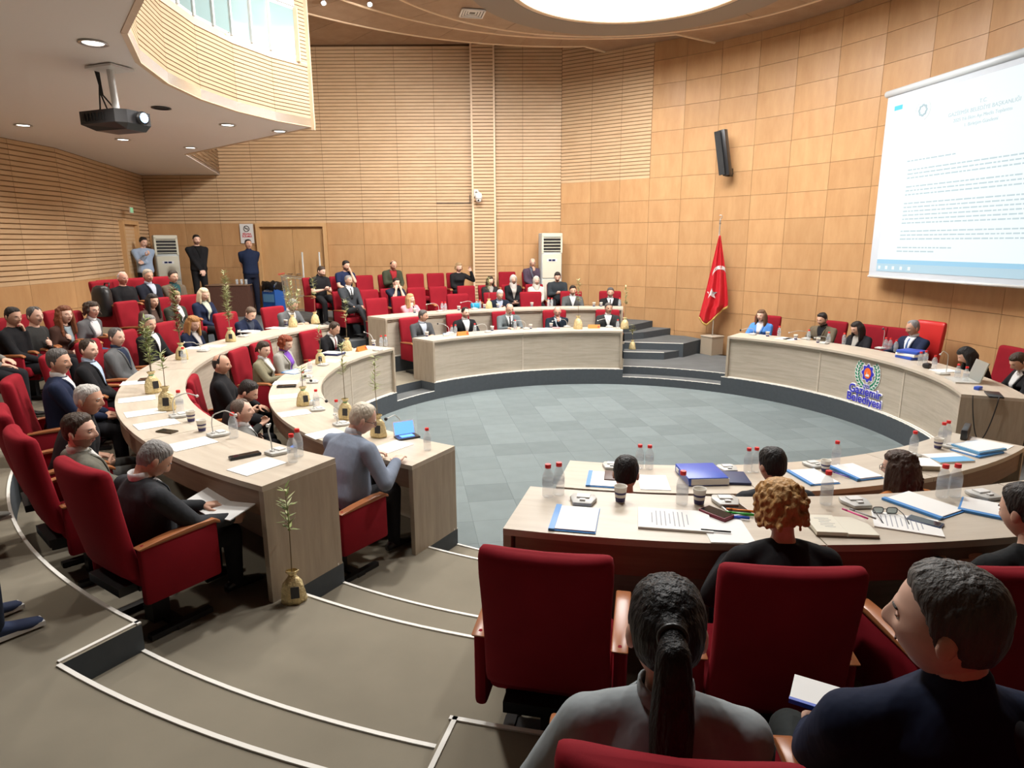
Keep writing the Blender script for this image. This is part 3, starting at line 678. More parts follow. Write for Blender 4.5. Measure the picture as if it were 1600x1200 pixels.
# ---- one person
JOBS = []       # (temporary source object, finish callback)
def temp(b, voxel, smooth, fac=.5):
    me = b.mesh('tmp', []); o = bpy.data.objects.new('tmp', me); COL.objects.link(o)
    md = o.modifiers.new('r', 'REMESH'); md.mode = 'VOXEL'; md.voxel_size = voxel; md.adaptivity = 0
    if smooth: s = o.modifiers.new('s', 'SMOOTH'); s.iterations = smooth; s.factor = fac
    return o
def ik(S, T, a, b, pole):
    d = T-S; L = min(d.length, (a+b)*.995); dn = d.normalized(); T = S+dn*L
    x = (a*a-b*b+L*L)/(2*L); h = math.sqrt(max(0, a*a-x*x)); p = pole-dn*pole.dot(dn); p.normalize()
    return S+dn*x+p*h, T
ARMS = {  # hand targets (x outward +, for own side) in seat coordinates, palm direction, curl, elbow pole
    'table': ((.13, .40, .35), 'down', 25), 'write': ((.07, .37, .35), 'down', 55), 'lap': ((.03, .25, .17), 'in', 40), 'thigh': ((.11, .34, .19), 'down', 20),
    'cross': ((-.10, .21, .30), 'body', 30), 'chin': ((.03, .17, .57), 'face', 60), 'cheek': ((.09, .13, .66), 'face', 45), 'phone': ((.055, .30, .30), 'up', 60),
    'book': ((.15, .34, .27), 'up', 45), 'side': ((.25, .05, -.02), 'in', 25), 'behind': ((.05, -.17, -.01), 'in', 35), 'clasp': ((.03, .19, .02), 'body', 40),
    'brow': ((.05, .17, .76), 'face', 45), 'up': ((.30, .18, .62), 'fwd', 20), 'chest': ((.02, .24, .34), 'body', 45), 'arm': ((.27, .22, .20), 'down', 25), 'lowphone': ((.05, .36, .24), 'up', 60),
    'desk_wide': ((.26, .36, .35), 'down', 30), 'chestphone': ((.05, .26, .42), 'up', 60)}
def project(p):
    x, y, z = p[0]-CAM[0], p[1]-CAM[1], p[2]-CAM[2]; c, s_ = math.cos(TH), math.sin(TH); zc = y*c-z*s_; yc = -y*s_-z*c; x, y = x/zc, yc/zc
    return 800+FPX*(x*math.cos(ROLL)+y*math.sin(ROLL)), 600+FPX*(-x*math.sin(ROLL)+y*math.cos(ROLL))
def person(label, head_px, tier, face, r=None, ring=None, at=None, aa=None, hz=None, hy=0, hp=8, lean=6, hroll=0, arms=('table', 'table'), top=(.02, .02, .022), shirt=None, tie=None, pants=(.015, .015, .018),
           hair=('short', (.03, .022, .018)), beard=None, brow=None, skin='mid', female=False, sc=.95, lod=2, glasses=None, sleeves='long', stand=False, belly=.0, wide=1.0,
           shoe=None, chair_at=True, chair_label=None, chair_kind=None, chair_aa=None, chair_group='red armchairs of the chamber', cross_leg=False, collar=None, inner=None, seed=1, vneck=(.085, .27), turn=0, knees=None, chair_face=None, lapel=True, hands_skip=False):
    """a seated (or standing) person, head centre at the measured photo point; face = world direction of the body"""
    pr = .95 if female else 1.0
    t = V((0, math.sin(R(lean)), math.cos(R(lean)))); fw = V((0, math.cos(R(lean)), -math.sin(R(lean)))); X = V((1, 0, 0))
    Hh = V((0, 0, .10)); sw = .168 if female else .200
    N = Hh+t*.50
    Rh = Matrix.Rotation(R(hy), 3, 'Z') @ Matrix.Rotation(R(-hp), 3, 'X') @ Matrix.Rotation(R(hroll), 3, 'Y')
    Hc = N+t*.028+Rh @ V((0, .030, .108))
    # place
    if ring:        # hips on the chair of this ring; angle and lean found so that the head sits at the measured point
        best = None
        for ln in np.arange(lean-8, lean+(26 if aa is None else 34), 1.5):
            tt = V((0, math.sin(R(ln)), math.cos(R(ln)))); hc = (V((0, 0, .10))+tt*.528+Rh @ V((0, .030, .108)))*sc; zz = tier+.45
            g0 = atz(head_px[0], head_px[1], zz+hc.z); a = math.atan2(g0[1], g0[0]) if aa is None else R(aa)
            for _ in range(6):
                f2 = a+math.pi+R(turn); hx = ring*math.cos(a)+math.cos(f2-math.pi/2)*hc.x+math.cos(f2)*hc.y; hyy = ring*math.sin(a)+math.sin(f2-math.pi/2)*hc.x+math.sin(f2)*hc.y
                q = project((hx, hyy, zz+hc.z)); e = 1e-3; a2 = a+e; f3 = a2+math.pi+R(turn)
                q2 = project((ring*math.cos(a2)+math.cos(f3-math.pi/2)*hc.x+math.cos(f3)*hc.y, ring*math.sin(a2)+math.sin(f3-math.pi/2)*hc.x+math.sin(f3)*hc.y, zz+hc.z))
                dx = (q2[0]-q[0])/e
                if abs(dx) < 40 or aa is not None: break
                a += max(-.12, min(.12, (head_px[0]-q[0])/dx))
            dz0 = (q[1]-head_px[1])*-math.hypot(hx-CAM[0], hyy-CAM[1])/FPX; err = .5*abs(q[0]-head_px[0])+max(0, dz0-.13, -.05-dz0)*250+.7*abs(ln-lean)
            if best is None or err < best[0]: best = (err, ln, a, (head_px[1]-q[1])*math.hypot(hx-CAM[0], hyy-CAM[1])/FPX)
        _, lean, a, dzz = best; lean = float(lean); face = math.degrees(a)+180+turn
        t = V((0, math.sin(R(lean)), math.cos(R(lean)))); fw = V((0, math.cos(R(lean)), -math.sin(R(lean)))); N = Hh+t*.50; Hc = N+t*.028+Rh @ V((0, .030, .108))
        rootp = V((ring*math.cos(a), ring*math.sin(a), tier+.45-max(-.10, min(.20, dzz)))); o3 = Matrix.Rotation(R(face-90), 3, 'Z') @ (Hc*sc); hw = rootp+o3
    elif at:
        face = at[1]+180+turn; rootp = V(pol(at[0], at[1], tier+.45)); hw = rootp+Matrix.Rotation(R(face-90), 3, 'Z') @ (Hc*sc)
    else: hw = atr(head_px[0], head_px[1], r) if r else atz(head_px[0], head_px[1], hz)
    if face is None: face = math.degrees(math.atan2(hw[1], hw[0]))+180+turn
    rz = R(face-90); Rz = Matrix.Rotation(rz, 3, 'Z')
    off = Rz @ (Hc*sc); root = V((hw[0]-off.x, hw[1]-off.y, hw[2]-off.z))
    fl = (tier-root.z)/sc         # floor level in seat units
    o = thing('person', label, 'person', root, rz, 'people in the chamber'); o.scale = (sc, sc, sc)
    vx = (.0108, .0158, .020)[lod]
    sk = skin_mat(skin); hm = hair_mat(hair[1]); topm = cloth_mat(top); pantm = cloth_mat(pants)
    sec = lambda s, rx, ry, dy=0: (Hh+t*s+fw*dy, X, fw, rx*pr, ry)
    # arms
    S = {sd: N-t*.080+X*(sd*sw)-fw*.005 for sd in (-1, 1)}; E = {}; W = {}; A = {}
    for sd, key in ((1, arms[0]), (-1, arms[1])):
        if isinstance(key, tuple): tgt, pd, cu = key
        else: tgt, pd, cu = ARMS[key]
        T = V((tgt[0]*sd, tgt[1], tgt[2]))
        if key in ('chin', 'cheek', 'brow'): T = Hc+Rh @ V({'chin': (.025*sd, .115, -.215), 'cheek': (.085*sd, .075, -.19), 'brow': (.065*sd, .115, -.13)}[key])
        if key == 'cross': T = Hh+t*.20+fw*.185+X*(-.09*sd)+t*(.03*sd)
        pole = V((sd*.35, -.6, -.9)) if stand else V((sd*.7, -.5, -.9))
        if key == 'behind': pole = V((sd*.8, -.1, -.2))
        if key == 'up': pole = V((sd*.8, .2, -1))
        E[sd], W[sd] = ik(S[sd], T, .275, .245, pole); A[sd] = (pd, cu)
    # --- skin body
    b = MB(); chain(b, [N-t*.05, Hc+Rh @ V((0, -.022, -.055))], [.060 if not female else .050, .052 if not female else .044], 14)
    eloft(b, [sec(.30, .12, .085), sec(.40, .145, .085), sec(.465, .12, .07), sec(.50, .07, .055)])
    for sd in (-1, 1):
        rr = [.040, .040, .036] if sleeves == 'long' else [.046, .043, .041]
        chain(b, [N-t*.075+X*sd*.08, S[sd], E[sd]], [.05, .045, rr[0]]); chain(b, [E[sd], E[sd].lerp(W[sd], .45), W[sd]], [rr[1], rr[2]+.002, .026])
    if knees == 'skin': pass
    src = temp(b, max(vx, .012), 6)
    body = bpy.data.objects.new('body', bpy.data.meshes.new('body')); COL.objects.link(body); body.parent = o
    P, LO, LA, nl, nv = head_data(lod, female, wide)
    def fin_body(me, P=P, nl=nl, nv=nv):
        bb = MB(); vs = np.zeros(len(me.vertices)*3); me.vertices.foreach_get('co', vs); vs = vs.reshape(-1, 3)
        bb.add(vs.tolist(), [tuple(p.vertices) for p in me.polygons], 0)
        M3 = np.array(Rh); hv = P.reshape(-1, 3) @ M3.T+np.array(Hc); fc = grid_faces(nv, nl)
        cen = P.reshape(-1, 3)[np.array(fc)].mean(1); mi = np.zeros(len(fc), 'i')
        ax = np.abs(cen[:, 0]); z = cen[:, 2]; fr = cen[:, 1] > .03
        mi[fr & (ax < .021) & (z < -.047) & (z > -.066)] = 1
        if beard is not None:
            style = beard[0]
            full = (cen[:, 1] > -.01) & (z < -.036-.25*np.clip(.055-ax, 0, 1)) & (ax > .024) | fr & (z < -.068) | fr & (z < -.036) & (z > -.047) & (ax < .030)
            if style == 'goatee': full = fr & (ax < .030) & ((z < -.066) | (z < -.036) & (z > -.047)) | fr & (ax > .021) & (ax < .031) & (z < -.04)
            if style == 'moustache': full = fr & (z < -.034) & (z > -.048) & (ax < .032)
            mi[full & (mi != 1)] = 3
        o0 = len(bb.v); bb.v += [tuple(p) for p in hv]; bb.f += [tuple(i+o0 for i in q) for q in fc]; bb.m += mi.tolist()
        srf = lambda x_, z_: P.reshape(-1, 3)[np.argmin((P[..., 0]-x_)**2+(P[..., 2]-z_)**2+10*(P[..., 1] < 0))][1]
        eb = MB(); eb.ell((0, srf(.0, -.0555)+.0005, -.0555), (.0215, .0042, .0017), 10, 0); bb.add([tuple(Rh @ V(p)+Hc) for p in eb.v], eb.f, 6)
        for sd in (-1, 1):
            eb = MB(); eb.ell((sd*.0775*wide, -.012, -.004), (.010, .019, .031), 10, 0, Matrix.Rotation(R(-22*sd), 3, 'Z') @ Matrix.Rotation(R(10), 3, 'X'))
            bb.add([tuple(Rh @ V(p)+Hc) for p in eb.v], eb.f, 0)
            k = np.argmin((P[..., 0]-sd*.031)**2+(P[..., 2]-.005)**2+10*(P[..., 1] < 0)); yy = P.reshape(-1, 3)[k][1]
            eb = MB(); eb.ell((sd*.031, yy-.0070, .005), (.0140, .0110, .0088), 10, 0); bb.add([tuple(Rh @ V(p)+Hc) for p in eb.v], eb.f, 4)
            eb = MB(); eb.ell((sd*.031, yy+.0012, .005), (.0064, .0036, .0068), 8, 0); bb.add([tuple(Rh @ V(p)+Hc) for p in eb.v], eb.f, 5)
            eb = MB(); eb.ell((sd*.031, yy-.0008, .0125), (.0155, .0065, .0032), 8, 0, Matrix.Rotation(R(6*sd), 3, 'Y')); bb.add([tuple(Rh @ V(p)+Hc) for p in eb.v], eb.f, 0)
            eb = MB(); eb.ell((sd*.031, yy+.0012, .0108), (.0145, .0052, .0016), 8, 0, Matrix.Rotation(R(6*sd), 3, 'Y')); bb.add([tuple(Rh @ V(p)+Hc) for p in eb.v], eb.f, 5)
            yb = srf(sd*.031, .0265); eb = MB(); eb.ell((sd*.031, yb-.001, .0262), (.0175, .0050, .0038 if not female else .0026), 8, 0, Matrix.Rotation(R(-24*sd), 3, 'Z') @ Matrix.Rotation(R(5*sd), 3, 'Y')); bb.add([tuple(Rh @ V(p)+Hc) for p in eb.v], eb.f, 2)
        if not hands_skip:
            for sd in (-1, 1):
                pd, cu = A[sd]; hd = HAND_SRC[(0 if lod == 0 else 1, 25 if cu < 35 else 50 if cu < 58 else 70)]
                yv = (W[sd]-E[sd]).normalized(); inw = V((-sd, 0, 0))
                zt = {'down': V((0, 0, 1)), 'up': V((0, .1, -1)), 'in': -inw, 'body': V((0, 1, .2)), 'face': V((sd*.6, .8, -.1)), 'fwd': V((0, -1, 0))}[pd]
                if pd == 'down': yv = (yv+V((-.3*sd, .5, 0)) if yv.z < -.3 else V((yv.x, yv.y, yv.z*.4))).normalized()
                if pd == 'face': yv = (Hc+Rh @ V((0, .05, .05))-W[sd]).normalized()
                zv = (zt-yv*zt.dot(yv)).normalized(); xv = yv.cross(zv)
                hv, hf = hd; M = np.array([xv*(1 if sd > 0 else -1), yv, zv])
                # right hand: thumb -x; left mirrored
                q = hv*np.array([1.0, 1, 1])*1.0
                pts = q @ M*1.0 if sd > 0 else (q*np.array([1, 1, 1])) @ M
                pts = pts*(.92 if female else 1.0)+np.array(W[sd]+yv*.012)
                bb.add(pts.tolist(), hf if sd > 0 else [f[::-1] for f in hf], 0)
        lip = mat('lips_'+skin, {'fair': (.44, .17, .14), 'mid': (.36, .13, .105), 'tan': (.29, .10, .08), 'dark': (.24, .085, .07), 'red': (.42, .14, .11)}[skin], .45)
        sc3 = sk.node_tree.nodes['Principled BSDF'].inputs['Base Color'].default_value; bm_ = cmat('beard', tuple(beard[1][i]*.60+sc3[i]*.36 for i in range(3)), rough=.7, bump=.3, bscale=300) if beard else hm
        m2 = bb.mesh('body', [sk, lip, hair_mat(brow) if brow else hm, bm_, M_EYEW, M_IRIS, M_MOUTH], True); body.data = m2
    JOBS.append((src, fin_body))
    # --- upper garment
    b = MB(); k = .012 if sleeves == 'long' else .006
    bl = belly
    tb_ = MB()
    tsecs = ([sec(-.085, .150, .115), sec(-.04, .178, .13, .01), sec(.05, .170+bl*.5, .125+bl, bl*.5), sec(.14, .162+bl*.6, .118+bl, bl*.6), sec(.25, .170+bl*.3, .122+bl*.4), sec(.34, .180, .124), sec(.42, .168, .105), sec(.47, .115, .078), sec(.505, .070, .062)] if not female else
          [sec(-.085, .155, .115), sec(-.04, .182, .13, .01), sec(.05, .165+bl*.5, .12+bl, bl*.5), sec(.14, .150+bl*.6, .110+bl, bl*.6), sec(.25, .160, .118), sec(.33, .172, .138, .02), sec(.42, .160, .100), sec(.47, .105, .072), sec(.505, .062, .056)])
    tsecs = [(c_, ux_, uy_, rx_*(1.06 if not female else 1.03), ry_*1.10) for c_, ux_, uy_, rx_, ry_ in tsecs]
    eloft(b, tsecs); eloft(tb_, tsecs)
    for sd in (-1, 1):
        chain(b, [N-t*.030+X*sd*.045, N-t*.056+X*sd*.115, S[sd]], [.050, .056, .060])
        if sleeves == 'long':
            chain(b, [S[sd], S[sd].lerp(E[sd], .5), E[sd]], [.067, .062, .055], 14); chain(b, [E[sd], E[sd].lerp(W[sd], .4), W[sd]], [.055, .053, .042], 14)
        else: chain(b, [S[sd], S[sd].lerp(E[sd], .62)], [.062, .058], 14)
    if collar:
        chain(b, [N+t*.0, N+t*.022], [.068, .064])
    src2 = temp(b, vx, 7)
    g = bpy.data.objects.new('jacket' if shirt else 'top', bpy.data.meshes.new('top')); COL.objects.link(g); g.parent = o
    def fin_top(me):
        me2 = me; me2.materials.clear(); me2.materials.append(topm); me2.shade_smooth(); g.data = me2
        if not shirt and not inner: return
        bvh = BVHTree.FromPolygons(tb_.v, tb_.f)
        def proj(x, s, lift, up=0):
            for kx in (1, .9, .8, .7, .55, .4, .2):
                hit = bvh.ray_cast(Hh+t*s+X*x*kx+fw*.5, -fw, .49)
                if hit[0] is not None: return hit[0]+fw*lift
            return Hh+t*s+fw*(.06+lift)
        def strip(name, fL, fR, s0, s1, n, m_, lift, mt):
            bb = MB(); rows = []
            for i in range(n+1):
                s = s0+(s1-s0)*i/n; xl, xr = fL(s), fR(s)
                rows.append([proj(xl+(xr-xl)*j/m_, s, lift*(.35 if j in (0, m_) else 1)) for j in range(m_+1)])
            bb.v = [tuple(p) for rr in rows for p in rr]; bb.f = [(i*(m_+1)+j, i*(m_+1)+j+1, (i+1)*(m_+1)+j+1, (i+1)*(m_+1)+j) for i in range(n) for j in range(m_)]; bb.m = [0]*len(bb.f)
            x = bb.build(name, mt, o, True); sd_ = x.modifiers.new('t', 'SOLIDIFY'); sd_.thickness = .003; return x
        wv, bot = vneck; s_top = .492
        fx = lambda s: max(.002, wv*((s-(s_top-bot))/bot))
        strip('shirt_front' if shirt else 'inner_top', lambda s: -fx(s), lambda s: fx(s), s_top-bot, s_top+.004, 10, 6, .005, cloth_mat(shirt or inner))
        if tie is not None:
            strip('tie', lambda s: -(.016+.012*(1-(s-(s_top-bot))/bot)), lambda s: (.016+.012*(1-(s-(s_top-bot))/bot)), s_top-bot*.98, s_top-.02, 8, 2, .011, cmat('silk', tie, rough=.45))
        if shirt and lapel and lod < 2 or shirt and lapel:
            for sd in (-1, 1):
                wl = lambda s: .030*math.sin(math.pi*min(1, max(0, .12+.8*(s-(s_top-bot))/bot)))+.004
                strip('lapel', (lambda s: sd*(fx(s)-.004)), (lambda s: sd*(fx(s)+wl(s))), s_top-bot, s_top-.01, 8, 2, .010, topm)
    JOBS.append((src2, fin_top))
    # --- shirt collar ring
    if shirt:
        bb = MB(); n = 18; vs = []
        for rr, h in ((.062, -.012), (.066, .012), (.063, .040), (.058, .040), (.058, .0)):
            for j in range(n):
                a = 2*math.pi*j/n; dz = -.018*max(0, math.cos(a)); c = N+t*(h+dz+.01)+fw*.004; vs.append(tuple(c+X*(rr*pr*math.sin(a))+fw*(rr*.95*math.cos(a))))
        bb.add(vs, [(i*n+j, i*n+(j+1) % n, (i+1)*n+(j+1) % n, (i+1)*n+j) for i in range(4) for j in range(n)]); bb.build('shirt_collar', cloth_mat(shirt), o, True)
    # --- trousers
    b = MB()
    hipz = .085
    if stand:
        eloft(b, [(V((0, 0, .13)), X, V((0, 1, 0)), .165, .12), (V((0, 0, .05)), X, V((0, 1, 0)), .178, .125), (V((0, 0, -.05)), X, V((0, 1, 0)), .172, .12)])
        for sd in (-1, 1): chain(b, [V((sd*.088, 0, 0)), V((sd*.10, .015, -.42)), V((sd*.105, -.01, fl+.07))], [.092, .068, .052], 14)
        feet = [(sd, V((sd*.105, -.01, fl)), V((sd*.13, .16, fl))) for sd in (-1, 1)]
    else:
        eloft(b, [(V((0, -.03, .17)), X, V((0, 1, 0)), .15, .115), (V((0, -.02, .08)), X, V((0, 1, 0)), .182, .14), (V((0, 0, .01)), X, V((0, 1, 0)), .175, .14)])
        feet = []
        kz = max(fl+.45, -.06)
        for sd in (-1, 1):
            kn = V((sd*.13, .44, min(.10, kz+.06))); an = V((sd*.12, .44 if not cross_leg else .50, fl+.075))
            if cross_leg and sd == 1: kn = V((.03, .45, .17)); an = V((-.16, .60, fl+.22))
            if isinstance(knees, dict): kn = V(knees[sd][0]); an = V(knees[sd][1])
            chain(b, [V((sd*.09, .02, hipz)), V((sd*.12, .25, hipz+.01)), kn, kn.lerp(an, .5), an], [.092, .083, .066, .058, .050], 14)
            feet.append((sd, an-V((0, .03, .06)), an+V((0.01*sd, .15, -.065))))
    pt = bpy.data.objects.new('trousers', bpy.data.meshes.new('trousers')); COL.objects.link(pt); pt.parent = o
    def fin_p(me): me.materials.clear(); me.materials.append(pantm); me.shade_smooth(); pt.data = me
    JOBS.append((temp(b, max(vx, .014)*1.15, 6), fin_p))
    for sd, p, q in feet:
        bb = MB(); n = 14; d = V((q.x-p.x, q.y-p.y, 0)); L = .27; d.normalize(); sx = V((d.y, -d.x, 0)); h0 = p+V((0, 0, 0))-d*.045; vs = []
        prof = [(0, .026, .055), (.03, .034, .075), (.09, .037, .085), (.15, .040, .058), (.21, .043, .042), (.255, .036, .032), (.27, .018, .02)]
        for s, wd, hh in prof:
            for j in range(n):
                a = 2*math.pi*j/n; vs.append(tuple(h0+d*s+sx*(wd*math.cos(a))+V((0, 0, hh/2+hh/2*math.copysign(abs(math.sin(a))**.7, math.sin(a))))))
        bb.add(vs, [(i*n+j, i*n+(j+1) % n, (i+1)*n+(j+1) % n, (i+1)*n+j) for i in range(len(prof)-1) for j in range(n)]+[tuple(range(n-1, -1, -1)), tuple((len(prof)-1)*n+j for j in range(n))])
        so = bb.build('shoe', shoe or mat('black_shoe', (.012, .011, .011), .3), o, True)
        if shoe:
            bb = MB(); bb.box(h0+d*.135+V((0, 0, .008)), (.076, .268, .022), 0, Matrix.Rotation(math.atan2(d.y, d.x)-math.pi/2, 3, 'Z')); bb.build('sole', M_WPLAS, so)
    # --- hair
    style, hc = hair[0], hair[1]
    Hm = Matrix.Translation(Hc) @ Rh.to_4x4()
    def hobj(name, verts, faces, mt):
        bb = MB(); bb.add([tuple(Rh @ V(p)+Hc) for p in verts], faces); return bb.build(name, mt, o, True)
    if style in ('short', 'receding', 'bald', 'crew', 'cap'):
        th = {'short': .016, 'receding': .011, 'bald': .007, 'crew': .007, 'cap': .022}[style]
        vs, fs = hair_shell(lod, female, wide, style, th, seed); hobj('hair', vs, fs, hm)
    elif style == 'hijab':
        b = MB(); b.ell(Hc+Rh @ V((0, -.006, .006)), (.098, .114, .136), 20, 0, Rh); chain(b, [Hc+Rh @ V((0, -.01, -.07)), N+t*.0+fw*.015], [.088, .105]); chain(b, [N+fw*.01, N-t*.08+fw*.05], [.11, .085])
        hj = bpy.data.objects.new('headscarf', bpy.data.meshes.new('h')); COL.objects.link(hj); hj.parent = o
        def fin_h(me):
            bm = bmesh.new(); bm.from_mesh(me); inv = Rh.transposed()
            kill = [f for f in bm.faces if (lambda q: q.y > .02 and (q.x/.066)**2+((q.z+.014)/.096)**2 < 1)(inv @ (f.calc_center_median()-Hc))]
            bmesh.ops.delete(bm, geom=kill, context='FACES'); bm.to_mesh(me); bm.free()
            me.materials.clear(); me.materials.append(cloth_mat(hc)); me.shade_smooth(); hj.data = me
            sd_ = hj.modifiers.new('t', 'SOLIDIFY'); sd_.thickness = .006
        JOBS.append((temp(b, .014, 4), fin_h))
    else:
        rng = random.Random(seed); b = MB()
        vs, fs = hair_shell(lod, female, wide, 'cap', .014, seed); hobj('hair', vs, fs, hm)
        hp_ = lambda a, rr, z: Hc+Rh @ V((rr*math.sin(R(a)), rr*1.15*math.cos(R(a))-.012, z))
        drop = {'long': -.27, 'bob': -.13, 'midlong': -.20, 'curlylong': -.26, 'curly': -.07, 'ponytail': 0, 'bun': 0, 'wavybob': -.17, 'fall': -.36}[style]
        b.ell(Hc+Rh @ V((0, -.022, .026)), (.082, .098, .102), 16, 0, Rh)
        if style in ('long', 'bob', 'midlong', 'wavybob', 'curlylong', 'fall'):
            for a in range(68, 293, 14):
                wv = .006 if style in ('wavybob', 'curlylong') else .002; front = min(abs(a), abs(360-a)) < 85
                p0 = hp_(a, .055, .075); p1 = hp_(a, .083, .02); p2 = hp_(a, .088+rng.uniform(-wv, wv*2), -.06)
                p3 = Hc+(p2-Hc)*1.0+V((0, 0, (drop+.06)))+(p2-Hc).normalized()*V((1, 1, 0)).length*rng.uniform(-.004, .012)
                p3 = V((p2.x+(p2.x-Hc.x)*.10+rng.uniform(-.01, .01), p2.y+(p2.y-Hc.y)*.05+rng.uniform(-.01, .01), Hc.z+drop+rng.uniform(-.02, .02)))
                chain(b, [p0, p1, p2, p3], [.022, .024, .026, .020 if front else .024], 8)
        if style in ('curly', 'curlylong', 'wavybob'):
            for k in range((330, 200, 110)[lod] if style != 'wavybob' else 90):
                a = rng.uniform(62, 298); z = rng.uniform(drop*.95, .10); rr = (.088 if z > -.06 else .10)*(1 if z < .05 else math.sqrt(max(.1, 1-((z-.02)/.11)**2)))
                p = hp_(a, rr*rng.uniform(.95, 1.14), z); q_ = rng.uniform(*((.007, .015) if lod == 0 else (.010, .019))); b.ell(p, (q_, q_, q_*1.3), 8)
            for k in range(60 if lod == 0 else 26):
                a = rng.uniform(-60, 60); z = rng.uniform(.085, .118); rr = .10*math.sqrt(max(.05, 1-(z/.125)**2)); b.ell(hp_(a, rr, z), (.012 if lod == 0 else .017,)*3, 8)
        if style == 'ponytail':
            a0 = Hc+Rh @ V((0, -.118, .055)); chain(b, [Hc+Rh @ V((0, -.07, .05)), a0], [.05, .026]); chain(b, [a0, a0+Rh @ V((0, -.035, -.03)), a0+Rh @ V((0, -.045, -.16)), a0+Rh @ V((0, -.03, -.36)), a0+Rh @ V((0, -.025, -.46))], [.024, .036, .046, .040, .016], 10)
        if style == 'bun': chain(b, [Hc+Rh @ V((0, -.07, .0)), Hc+Rh @ V((0, -.125, -.01))], [.05, .034]); chain(b, [Hc+Rh @ V((0, -.125, -.01)), Hc+Rh @ V((0, -.15, -.05))], [.03, .018])
        hj = bpy.data.objects.new('hair_locks', bpy.data.meshes.new('h')); COL.objects.link(hj); hj.parent = o
        def fin_l(me): me.materials.clear(); me.materials.append(hm); me.shade_smooth(); hj.data = me
        JOBS.append((temp(b, (.0056, .0095, .012)[lod], 1 if 'curly' in style else 2), fin_l))
        if style == 'ponytail':
            bb = MB(); c = a0; bb.tube([tuple(Hc+Rh @ V((.027*math.cos(q), -.128, .050+.027*math.sin(q)))) for q in np.linspace(0, 2*math.pi, 17)[:-1]], .006, 6, 0, True); bb.build('hair_tie', M_BLACKP, o, True)
    if glasses:
        bb = MB(); gy = .104
        for sd in (-1, 1):
            bb.tube([(sd*.032+.022*math.copysign(abs(math.cos(q))**.7, math.cos(q)), gy-.004*abs(math.cos(q)), .003+.016*math.copysign(abs(math.sin(q))**.7, math.sin(q))) for q in np.linspace(0, 2*math.pi, 15)[:-1]], .0018, 5, 0, True)
            bb.tube([(sd*.054, gy-.006, .006), (sd*.074, .06, .006), (sd*.080, -.005, .004), (sd*.078, -.03, -.012)], .0018, 5)
        bb.tube([(-.010, gy, .006), (0, gy+.003, .008), (.010, gy, .006)], .0016, 5)
        gl = MB(); gl.add([tuple(Rh @ V(p)+Hc) for p in bb.v], bb.f); gl.build('eyeglasses', cmat('specs', glasses, rough=.3), o, True)
    # --- seat
    if chair_at and not stand:
        cf = chair_face if chair_face is not None else face-turn
        if chair_aa is not None: cf = chair_aa+180
        cxy = (root.x, root.y) if chair_aa is None else pol(ring, chair_aa)[:2]
        chair(cxy, cf, tier, chair_label or ('red armchair seating the '+label), chair_group, chair_kind)
    P_INFO.append((label, [round(v, 2) for v in root], round(root.z-tier, 2), round(lean), project(Rz @ (Hc*sc)+root), head_px))
    o['_w'] = [list(o.matrix_basis @ W[1]) if False else 0]
    del o['_w']
    def world(p): return Rz @ (V(p)*sc)+root
    return dict(o=o, world=world, W=W, Hc=Hc, root=root, face=face, sc=sc)
P_INFO = []
def finish_people():
    for lodk, vx_ in ((0, .0046), (1, .0072)):
        for cu in (25, 50, 70): HAND_SRC[(lodk, cu)] = temp(hand_src(cu), vx_, 3)
    bpy.context.view_layer.update(); dg = bpy.context.evaluated_depsgraph_get()
    def grab(o):
        return bpy.data.meshes.new_from_object(o.evaluated_get(dg))
    for k, o in list(HAND_SRC.items()):
        me = grab(o); vs = np.zeros(len(me.vertices)*3); me.vertices.foreach_get('co', vs); HAND_SRC[k] = (vs.reshape(-1, 3), [tuple(p.vertices) for p in me.polygons]); bpy.data.meshes.remove(me)
        bpy.data.objects.remove(o)
    got = [(o, grab(o), fn) for o, fn in JOBS]
    for o, me, fn in got: bpy.data.objects.remove(o)
    for o, me, fn in got: fn(me)
# ---- the people, row by row
BLK = (.012, .012, .014); CHAR = (.030, .032, .036); NAVY = (.012, .018, .045); GREY = (.13, .135, .14); WHT = (.68, .68, .68); LBL = (.42, .52, .68)
HB = (.018, .013, .011); HDB = (.045, .028, .018); HGR = (.24, .23, .22); HSP = (.10, .09, .085); HWH = (.52, .50, .47); HBL = (.52, .36, .18); HRD = (.22, .045, .015)
P = person
G1, G2 = 'red armchairs along the council desks', 'red audience seats'
# left block, second desk row (nearest first)
pbook = P('grey haired man in dark suit reading an open white file', (222, 717), .60, None, ring=6.3, aa=-124.3, hy=-12, hp=38, lean=4, lod=0, top=CHAR, shirt=WHT, hair=('crew', HGR), skin='tan', arms=(((.25, .36, .25), 'in', 55), ((.02, .33, .29), 'down', 20)), turn=0, seed=3, chair_group=G1, beard=('moustache', HGR), sc=.93)
P('bearded young man in olive grey suit looking right', (104, 672), .60, None, ring=6.3, aa=-132.8, hy=-42, hp=2, lean=4, lod=0, top=(.13, .125, .10), shirt=(.55, .55, .52), hair=('short', HDB), beard=('full', (.10, .06, .04)), skin='fair', arms=('thigh', 'thigh'), seed=4, chair_group=G1, pants=(.10, .10, .08), sc=.98)
P('white haired man in black polo shirt leaning his bare forearms', (137, 622), .60, None, ring=6.3, aa=-139.6, hy=-38, hp=6, lean=16, lod=0, top=(.018, .018, .02), sleeves='short', hair=('crew', HWH), skin='tan', arms=('lap', 'arm'), seed=5, chair_group=G1, pants=(.07, .07, .065), collar=True, belly=.02, wide=1.08, sc=.98)
